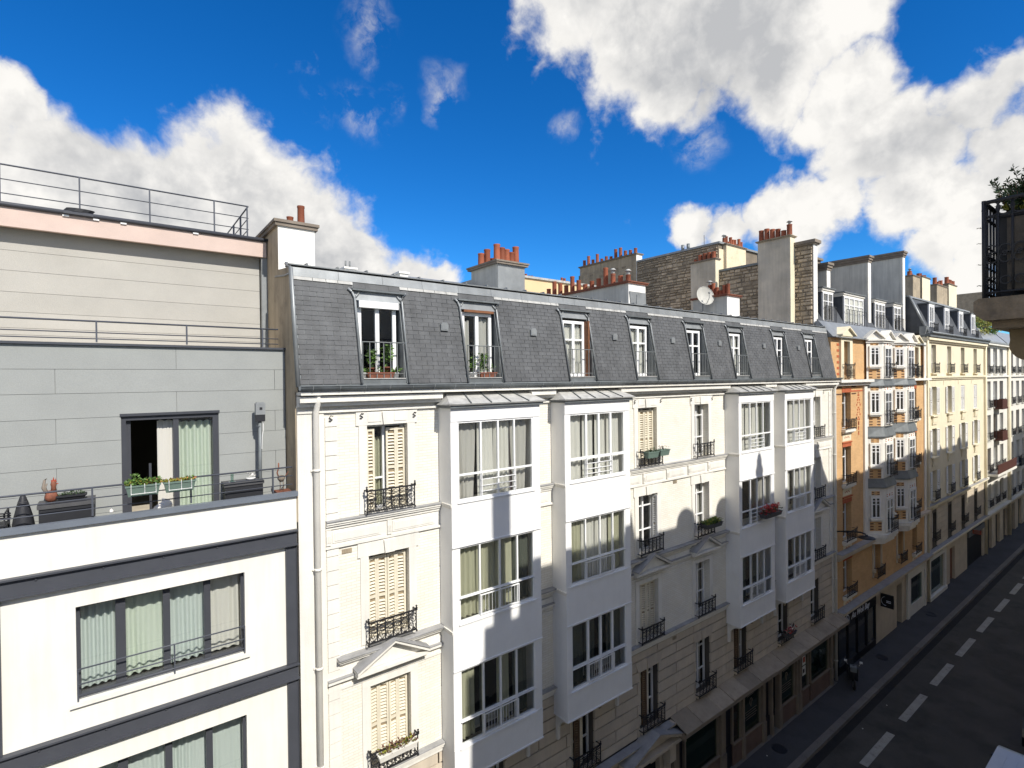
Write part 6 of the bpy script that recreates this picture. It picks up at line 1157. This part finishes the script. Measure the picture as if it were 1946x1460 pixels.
nb = plain_house('narrow pale stone building with three window columns and a long dark balcony', 58.42, 67.35, [(59.2, 60.5), (61.45, 62.9), (63.8, 65.15)], [(15.35, 17.55), (12.40, 14.65), (9.65, 11.75), (6.9, 8.9), (3.9, 5.8)], 'stone_grey', 3, None)
k = MB(); k.box(58.9, 66.2, -0.75, -0.001, 6.62, 6.80); bl = build('balcony_slab', k, 'stone_grey', nb); k = MB(); k.box(58.95, 66.15, -0.74, -0.70, 6.85, 7.55); k.box(58.95, 66.15, -0.76, -0.68, 7.55, 7.60); build('balcony_panel', k, 'dark_red', bl)
for z in (12.5, 9.75): k = MB(); k.box(61.5, 63.6, -0.6, -0.001, z - 0.3, z - 0.15); k.box(61.6, 63.5, -0.58, -0.54, z - 0.149, z + 0.55); k.box(61.6, 61.64, -0.54, -0.001, z - 0.149, z + 0.55); k.box(63.46, 63.5, -0.54, -0.001, z - 0.149, z + 0.55); build('box_balcony', k, 'dark_red', nb)
k = MB(); k.tube([(66.9, -0.1, 17.8), (66.9, -0.1, 0.2)], 0.16, 8); build('rain_pipe', k, 'stone_cream', nb)
k = MB(); k.box(67.6, 68.1, 1.5, 12, 15, 23.3); build('side_wall', k, 'rubble', nb)
hb = plain_house('white building with paired windows at the far end of the row', 67.6, 92, [(68.05, 69.35), (70.6, 72.05), (73.2, 74.5), (76, 77.3), (79, 80.4)], [(15.35, 17.4), (12.43, 14.6), (9.44, 11.73), (6.56, 8.75), (3.7, 5.6)], 'stone_grey', 8, None)
k = MB(); k.box(70.5, 72.2, -0.4, -0.001, 6.3, 6.42); k.box(70.55, 72.15, -0.4, -0.37, 6.42, 7.0); build('window_box', k, 'shop_dark', hb)
# roof garden shrub on the narrow building
sh_ = thing('roof_shrub', 'green shrub growing on the roof of the narrow pale building', 'shrub', (65.5, 1.5, 18.0))
random.seed(9); b = MB()
for q in range(26): cx, cy, cz = random.uniform(60.5, 67.0), random.uniform(0.6, 2.4), random.uniform(18.7, 20.1); leaves(b, (cx, cy, cz), (0.55, 0.45, 0.5), 90, 0.13, 0.2, random.randrange(2))
build('crown', b, ['leaf_green', 'leaf_yellow'], sh_); b = MB(); [b.tube([(x, 1.5, 17.95), (x + 0.2, 1.5, 18.9)], 0.05, 5) for x in (61.2, 62.8, 64.5, 66.2)]; build('stems', b, 'leaf_brown', sh_)
# ================================================================== camera side of the street (casts the shade on the facades opposite)
def side_house(lab, a, b, y, ze, depth=9.0):
    h_ = thing('apartment_building', lab, 'building', ((a + b) / 2, y - 4, 0), 'apartment buildings on the near side of the street'); k = MB(); k.box(a, b, y - depth, y, 0, ze - 0.3); k.box(a, b, y - 0.4, y + 0.22, ze - 0.3, ze); build('wall', k, 'stone_grey', h_)
    k = MB(); k.prism([(y - 0.2, ze), (y - 3.2, ze + 1.7), (y - depth, ze + 1.7), (y - depth, ze)], 'x', a, b); build('roof', k, 'slate_far', h_); return h_
def arched_dormer(h_, xc, y, z0, zt, w_):
    pr = [(xc - w_ / 2, z0), (xc + w_ / 2, z0)] + [(xc + w_ / 2 * math.cos(a), zt - w_ / 2 + w_ / 2 * math.sin(a)) for a in [PI * i / 10 for i in range(11)]]
    k = MB(); k.prism(pr, 'y', y - 1.2, y + 0.05); build('arched_dormer', k, 'zinc_dark', h_)
own = thing('apartment_building', 'top storey wall of the building the picture is taken from', 'building', (-4, -13, 0), 'apartment buildings on the near side of the street')
k = MB(); k.box(-25, 7.0, -20, -11.4, 0, 16.0); build('wall', k, 'stone_grey', own)
n1 = side_house('near side building with iron balcony, arched dormers and chimneys', 8.55, 53.25, -10.6, 19.72)
k = MB(); k.box(7.05, 7.42, -19, -10.6, 0, 17.6); k.box(7.42, 8.549, -19, -10.6, 0, 18.55); build('corner_wall', k, 'stone_grey', n1)
n2 = side_house('low near side building across from the narrow pale building', 53.3, 69.2, -10.6, 15.35); n3 = side_house('far near side building beyond the low one', 69.25, 100, -10.6, 19.3)
k = MB(); k.box(7.70, 8.25, -11.2, -10.61, 18.55, 22.05); build('chimney', k, 'cement_grey', n1)
k = MB(); k.box(12.6, 13.6, -11.2, -10.5, 19.7, 20.05); k.prism([(13.35, 20.0), (13.75, 20.0), (13.55, 20.9)], 'y', -11.0, -10.6); build('finial_block', k, 'cement_grey', n1)
for xc, zt in ((16.5, 20.45), (18.95, 20.5), (31.8, 20.05), (36, 20.3), (51.0, 20.4)): arched_dormer(n1, xc, -10.6, 19.7, zt, 1.05)
k = MB(); k.box(20.22, 20.88, -11.2, -10.7, 19.7, 20.5); k.lathe([(0.36, 0), (0.30, 0.3), (0.36, 0.5), (0.24, 0.75), (0.30, 0.95), (0.16, 1.25), (0.2, 1.35), (0.1, 1.6)], (20.55, -10.9, 20.2), 12); build('chimney', k, 'terracotta', n1)
k = MB(); k.prism([(24.8, 19.7), (28.6, 19.7), (27.6, 21.0), (27.0, 22.1), (26.2, 22.1), (25.4, 21.0)], 'y', -11.6, -10.8); build('gable', k, 'cement_grey', n1)
for xc in (43.0, 46.4): k = MB(); k.prism([(xc - 0.5, 19.7), (xc + 0.5, 19.7), (xc + 0.3, 20.1), (xc, 20.35), (xc - 0.3, 20.1)], 'y', -11.2, -10.7); build('gable', k, 'cement_grey', n1)
# balcony on the near side building
def bal(): pass
k = MB(); k.prism([(-10.6, 15.80), (-9.82, 15.80), (-9.74, 15.88), (-9.74, 16.0), (-9.78, 16.03), (-10.6, 16.03)], 'x', 7.17, 12.0); slab_ = build('balcony_slab', k, 'balcony_stone', n1)
k = MB(); k.box(7.30, 11.9, -10.6, -9.86, 15.72, 15.799); build('slab_moulding', k, 'balcony_stone', slab_)
k = MB(); k.prism([(-10.6, 15.719), (-9.95, 15.719)] + [(-10.12 + 0.17 * math.cos(a), 15.55 + 0.17 * math.sin(a)) for a in [0.3 - i * 0.28 for i in range(11)]] + [(-10.42, 15.2), (-10.6, 15.0)], 'x', 7.55, 7.85, 0, True); build('console', k, 'console_brown', slab_)
def side_rail(mb, p, q, h, n):
    p = Vector(p); q = Vector(q); d = q - p
    mb.tube([p + Vector((0, 0, h)), q + Vector((0, 0, h))], 0.022, 5); mb.tube([p + Vector((0, 0, 0.06)), q + Vector((0, 0, 0.06))], 0.014, 5); mb.tube([p + Vector((0, 0, h - 0.16)), q + Vector((0, 0, h - 0.16))], 0.011, 5)
    e = d.normalized()
    for i in range(n + 1): c = p + d * i / n; mb.tube([c, c + Vector((0, 0, h))], 0.012, 5)
    for i in range(n):
        c = p + d * (i + 0.5) / n; r = d.length / n * 0.42
        for zc, rr, a0, a1 in ((h - 0.08, 0.07, 0, 2 * PI), (h * 0.5, r, -1.5, 3.4), (h * 0.5 - 2 * r, r, 1.6, 6.6), (h * 0.5 - r, r * 0.5, 0, 5), (h * 0.18, r * 0.9, 0, 2 * PI)):
            mb.tube([c + e * (rr * math.cos(a0 + (a1 - a0) * t / 12)) + Vector((0, 0, zc + rr * math.sin(a0 + (a1 - a0) * t / 12))) for t in range(13)], 0.008, 4)
k = MB(); side_rail(k, (7.26, -9.81, 16.03), (7.26, -10.58, 16.03), 1.0, 7); side_rail(k, (7.26, -9.81, 16.03), (11.9, -9.81, 16.03), 1.0, 34); k.tube([(7.26, -9.81, 16.0), (7.26, -9.81, 17.05)], 0.02, 6); build('balcony_railing', k, 'iron', n1)
k = MB(); k.box(7.30, 7.315, -10.56, -9.98, 16.08, 16.84); build('privacy_screen', k, 'reed_screen', n1)
rp = thing('rosemary_shrub', 'dark needle-leaved shrub rising above the near iron balcony at right', 'shrub', (7.62, -10.05, 16.03))
b = MB(); trough(b, 7.38, 8.3, -10.15, -9.88, 16.05, 16.9); build('planter', b, 'plastic_black', rp)
random.seed(21); b = MB()
for q in range(120):
    x, y = random.uniform(7.42, 8.3), random.uniform(-10.25, -9.95); top = random.uniform(0.24, 0.52) * (1.0 if x > 7.6 else 0.8); lean = (random.gauss(0, 0.10), random.gauss(0.02, 0.11)); pts = [Vector((x, y, 16.9)), Vector((x + lean[0] * 0.4, y + lean[1] * 0.4, 16.9 + top * 0.5)), Vector((x + lean[0], y + lean[1], 16.9 + top))]
    b.tube(pts, 0.006, 4, 0, r2=0.003)
    for n_ in range(70):
        f_ = random.random(); p = pts[0].lerp(pts[1], f_ * 2) if f_ < 0.5 else pts[1].lerp(pts[2], f_ * 2 - 1); b.leaf(p, (random.gauss(0, 1), random.gauss(0, 1), random.uniform(0.2, 1.2)), 0.017, 0.052, 1)
build('crown', b, ['leaf_brown', 'leaf_dark'], rp); b = MB(); leaves(b, (7.55, -10.05, 16.92), (0.18, 0.12, 0.05), 60, 0.04, 0.06); build('ground_leaves', b, 'leaf_yellow', rp)
b = MB()
for z in (16.78, 16.62, 16.40, 16.18): b.tube([(7.27, -9.80, z), (7.245, -9.785, z - 0.015), (7.225, -9.77, z - 0.005)], 0.002, 4); [b.leaf((7.265 - 0.012 * q, -9.80 + 0.01 * q, z - 0.01), (-1, 0.7, random.uniform(-0.6, 0.6)), 0.012, 0.022, 1) for q in range(1, 4)]
build('trailing_twigs', b, ['leaf_brown', 'leaf_dark'], rp)
# ================================================================== vehicles
def wheel(parent, x, y, r, wd):
    o = shared('wheel', ('tyre', r, wd), lambda mb: mb.lathe([(r * 0.6, -wd / 2), (r * 0.95, -wd / 2), (r, -wd / 2 + 0.03), (r, wd / 2 - 0.03), (r * 0.95, wd / 2), (r * 0.6, wd / 2)], n=20), 'tyre', parent, T(x, y, r) @ Matrix.Rotation(PI / 2, 4, 'X'))
    shared('rim', ('rim', r, wd), lambda mb: (mb.lathe([(r * 0.6, -wd / 2 + 0.02), (r * 0.15, -wd / 2 - 0.005), (r * 0.15, wd / 2 + 0.005), (r * 0.6, wd / 2 - 0.02)], n=10)), 'zinc', o, T(x, y, r) @ Matrix.Rotation(PI / 2, 4, 'X'))
van = thing('delivery_van', 'light grey delivery van parked at the near kerb, roof and mirror at the corner', 'van', (23, -7.6, 0))
y0, y1 = -8.55, -6.72
def slope_box(mb, xs, prof, m=0): mb.prism(prof, 'y', y0, y1, m)
k = MB(); k.prism([(20.4, 0.35), (25.95, 0.35), (26.05, 0.8), (25.85, 1.05), (25.2, 1.92), (24.95, 1.99), (20.6, 1.99), (20.42, 1.9)], 'y', y0, y1); build('body', k, 'van_paint', van)
k = MB(); k.hexa([(25.80, y0 + 0.12, 1.10), (25.84, y1 - 0.12, 1.10), (25.87, y1 - 0.12, 1.10), (25.83, y0 + 0.12, 1.10)], [(25.22, y0 + 0.2, 1.87), (25.25, y1 - 0.2, 1.87), (25.28, y1 - 0.2, 1.87), (25.25, y0 + 0.2, 1.87)]); build('windscreen', k, 'car_black', van)
for yy, s in ((y1, 1), (y0, -1)):
    k = MB(); k.prism([(23.9, 1.12), (25.55, 1.12), (25.12, 1.78), (24.0, 1.82)], 'y', yy + 0.001 * s, yy + 0.012 * s); build('side_window', k, 'car_black', van); k = MB(); k.box(25.35, 25.5, min(yy + 0.05 * s, yy + 0.26 * s), max(yy + 0.05 * s, yy + 0.26 * s), 1.12, 1.42); k.tube([(25.4, yy, 1.2), (25.42, yy + 0.08 * s, 1.2)], 0.025, 5); build('mirror', k, 'plastic_black', van)
    k = MB(); k.box(20.6, 25.0, min(yy, yy + 0.015 * s), max(yy, yy + 0.015 * s), 1.90, 1.93); build('roof_rail', k, 'plastic_black', van)
    for x in (21.3, 25.0): wheel(van, x, yy - 0.09 * s, 0.33, 0.2)
for q in range(5): k = MB(); k.box(21.0, 24.6, y0 + 0.3 + q * 0.3, y0 + 0.33 + q * 0.3, 1.991, 2.0); build('roof_rib', k, 'van_paint', van)
for yy in (y0 + 0.2, y1 - 0.4): k = MB(); k.box(25.98, 26.06, yy, yy + 0.2, 0.72, 0.92); build('headlight', k, 'plastic_white', van)
car = thing('parked_car', 'black car parked ahead of the grey van at the near kerb', 'car', (31, -7.7, 0))
k = MB(); k.prism([(28.9, 0.3), (33.1, 0.3), (33.2, 0.75), (32.9, 0.92), (32.0, 0.98), (31.2, 1.42), (29.5, 1.46), (28.95, 1.0), (28.85, 0.7)], 'y', -8.5, -6.75); build('body', k, 'car_black', car)
k = MB(); k.prism([(29.3, 1.02), (31.8, 1.0), (31.15, 1.37), (29.6, 1.40)], 'y', -6.749, -6.74); build('side_window', k, 'glass_green', car)
for x in (29.7, 32.2):
    for yy in (-6.86, -8.38): wheel(car, x, yy, 0.31, 0.2)
for yy in (-8.35, -7.1): k = MB(); k.box(28.83, 28.9, yy, yy + 0.22, 0.78, 0.92); build('tail_light', k, 'sign_red', car)
# scooter on the pavement
sc_t = thing('motor_scooter', 'black motor scooter with white fairing parked on the pavement by the dark restaurant', 'scooter', (28.85, -0.66, 0.12))
fx, fy = 28.85, -0.66
Ms = T(fx, fy, 0.12, math.radians(208))
def srt(name, fn, m_, par=sc_t): k = MB(); fn(k); return build(name, k, m_, par, Ms)
for x in (-0.62, 0.62):
    wl = srt('wheel', lambda k: k.tube([(x + 0.21 * math.cos(a * PI / 9), 0, 0.24 + 0.21 * math.sin(a * PI / 9)) for a in range(18)], 0.05, 6, closed=True), 'tyre'); srt('rim', lambda k: (k.tube([(x, -0.05, 0.24), (x, 0.05, 0.24)], 0.13, 10)), 'zinc_dark', wl)
srt('body', lambda k: k.prism([(-0.85, 0.55), (-0.5, 0.32), (0.25, 0.28), (0.35, 0.34), (0.0, 0.42), (-0.1, 0.72), (-0.6, 0.78), (-0.9, 0.70)], 'y', -0.17, 0.17), 'plastic_black')
srt('leg_shield', lambda k: k.prism([(0.28, 0.32), (0.36, 0.30), (0.52, 0.95), (0.44, 0.98)], 'y', -0.2, 0.2), 'plastic_black'); srt('front_fairing', lambda k: k.prism([(0.40, 0.85), (0.58, 0.80), (0.56, 1.02), (0.40, 1.10)], 'y', -0.13, 0.13), 'zinc_dark')
srt('seat', lambda k: k.prism([(-0.72, 0.785), (-0.08, 0.735), (-0.05, 0.80), (-0.7, 0.87)], 'y', -0.15, 0.15), 'tyre'); srt('handlebar', lambda k: (k.tube([(0.38, -0.34, 1.06), (0.44, 0, 1.08), (0.38, 0.34, 1.06)], 0.018, 6), k.tube([(0.44, 0, 1.08), (0.60, 0, 0.26)], 0.03, 6)), 'plastic_black')
for s in (-1, 1): srt('mirror', lambda k: (k.tube([(0.4, s * 0.24, 1.08), (0.44, s * 0.32, 1.25)], 0.008, 4), k.box(0.42, 0.45, s * 0.32 - 0.06, s * 0.32 + 0.06, 1.22, 1.31)), 'plastic_white')
srt('headlight', lambda k: k.lathe([(0.07, 0), (0.06, 0.03)], (0.5, 0, 1.04), 10), 'glass')
for nm, x, y in (('litter', 20.6, -0.62), ('litter', 28.3, -2.3), ('litter', 25.6, -2.25)):
    o = shared('litter_scrap', 'litter', lambda mb: mb.grid(lambda u_, v_: (0.05 * (u_ - 0.5), 0.04 * (v_ - 0.5), 0.012 * math.sin(u_ * 7) * math.cos(v_ * 5) + 0.012), 4, 4), 'paper_white', None, T(x, y, 0.122 if y > -1.4 else 0.003, x)); tag(o, {20.6: 'tiny white paper scrap on the pavement before the shopfronts', 28.3: 'tiny white paper scrap on the road level with the scooter', 25.6: 'tiny white paper scrap on the road nearest the parked van'}[x], 'litter', 'paper scraps on the street')
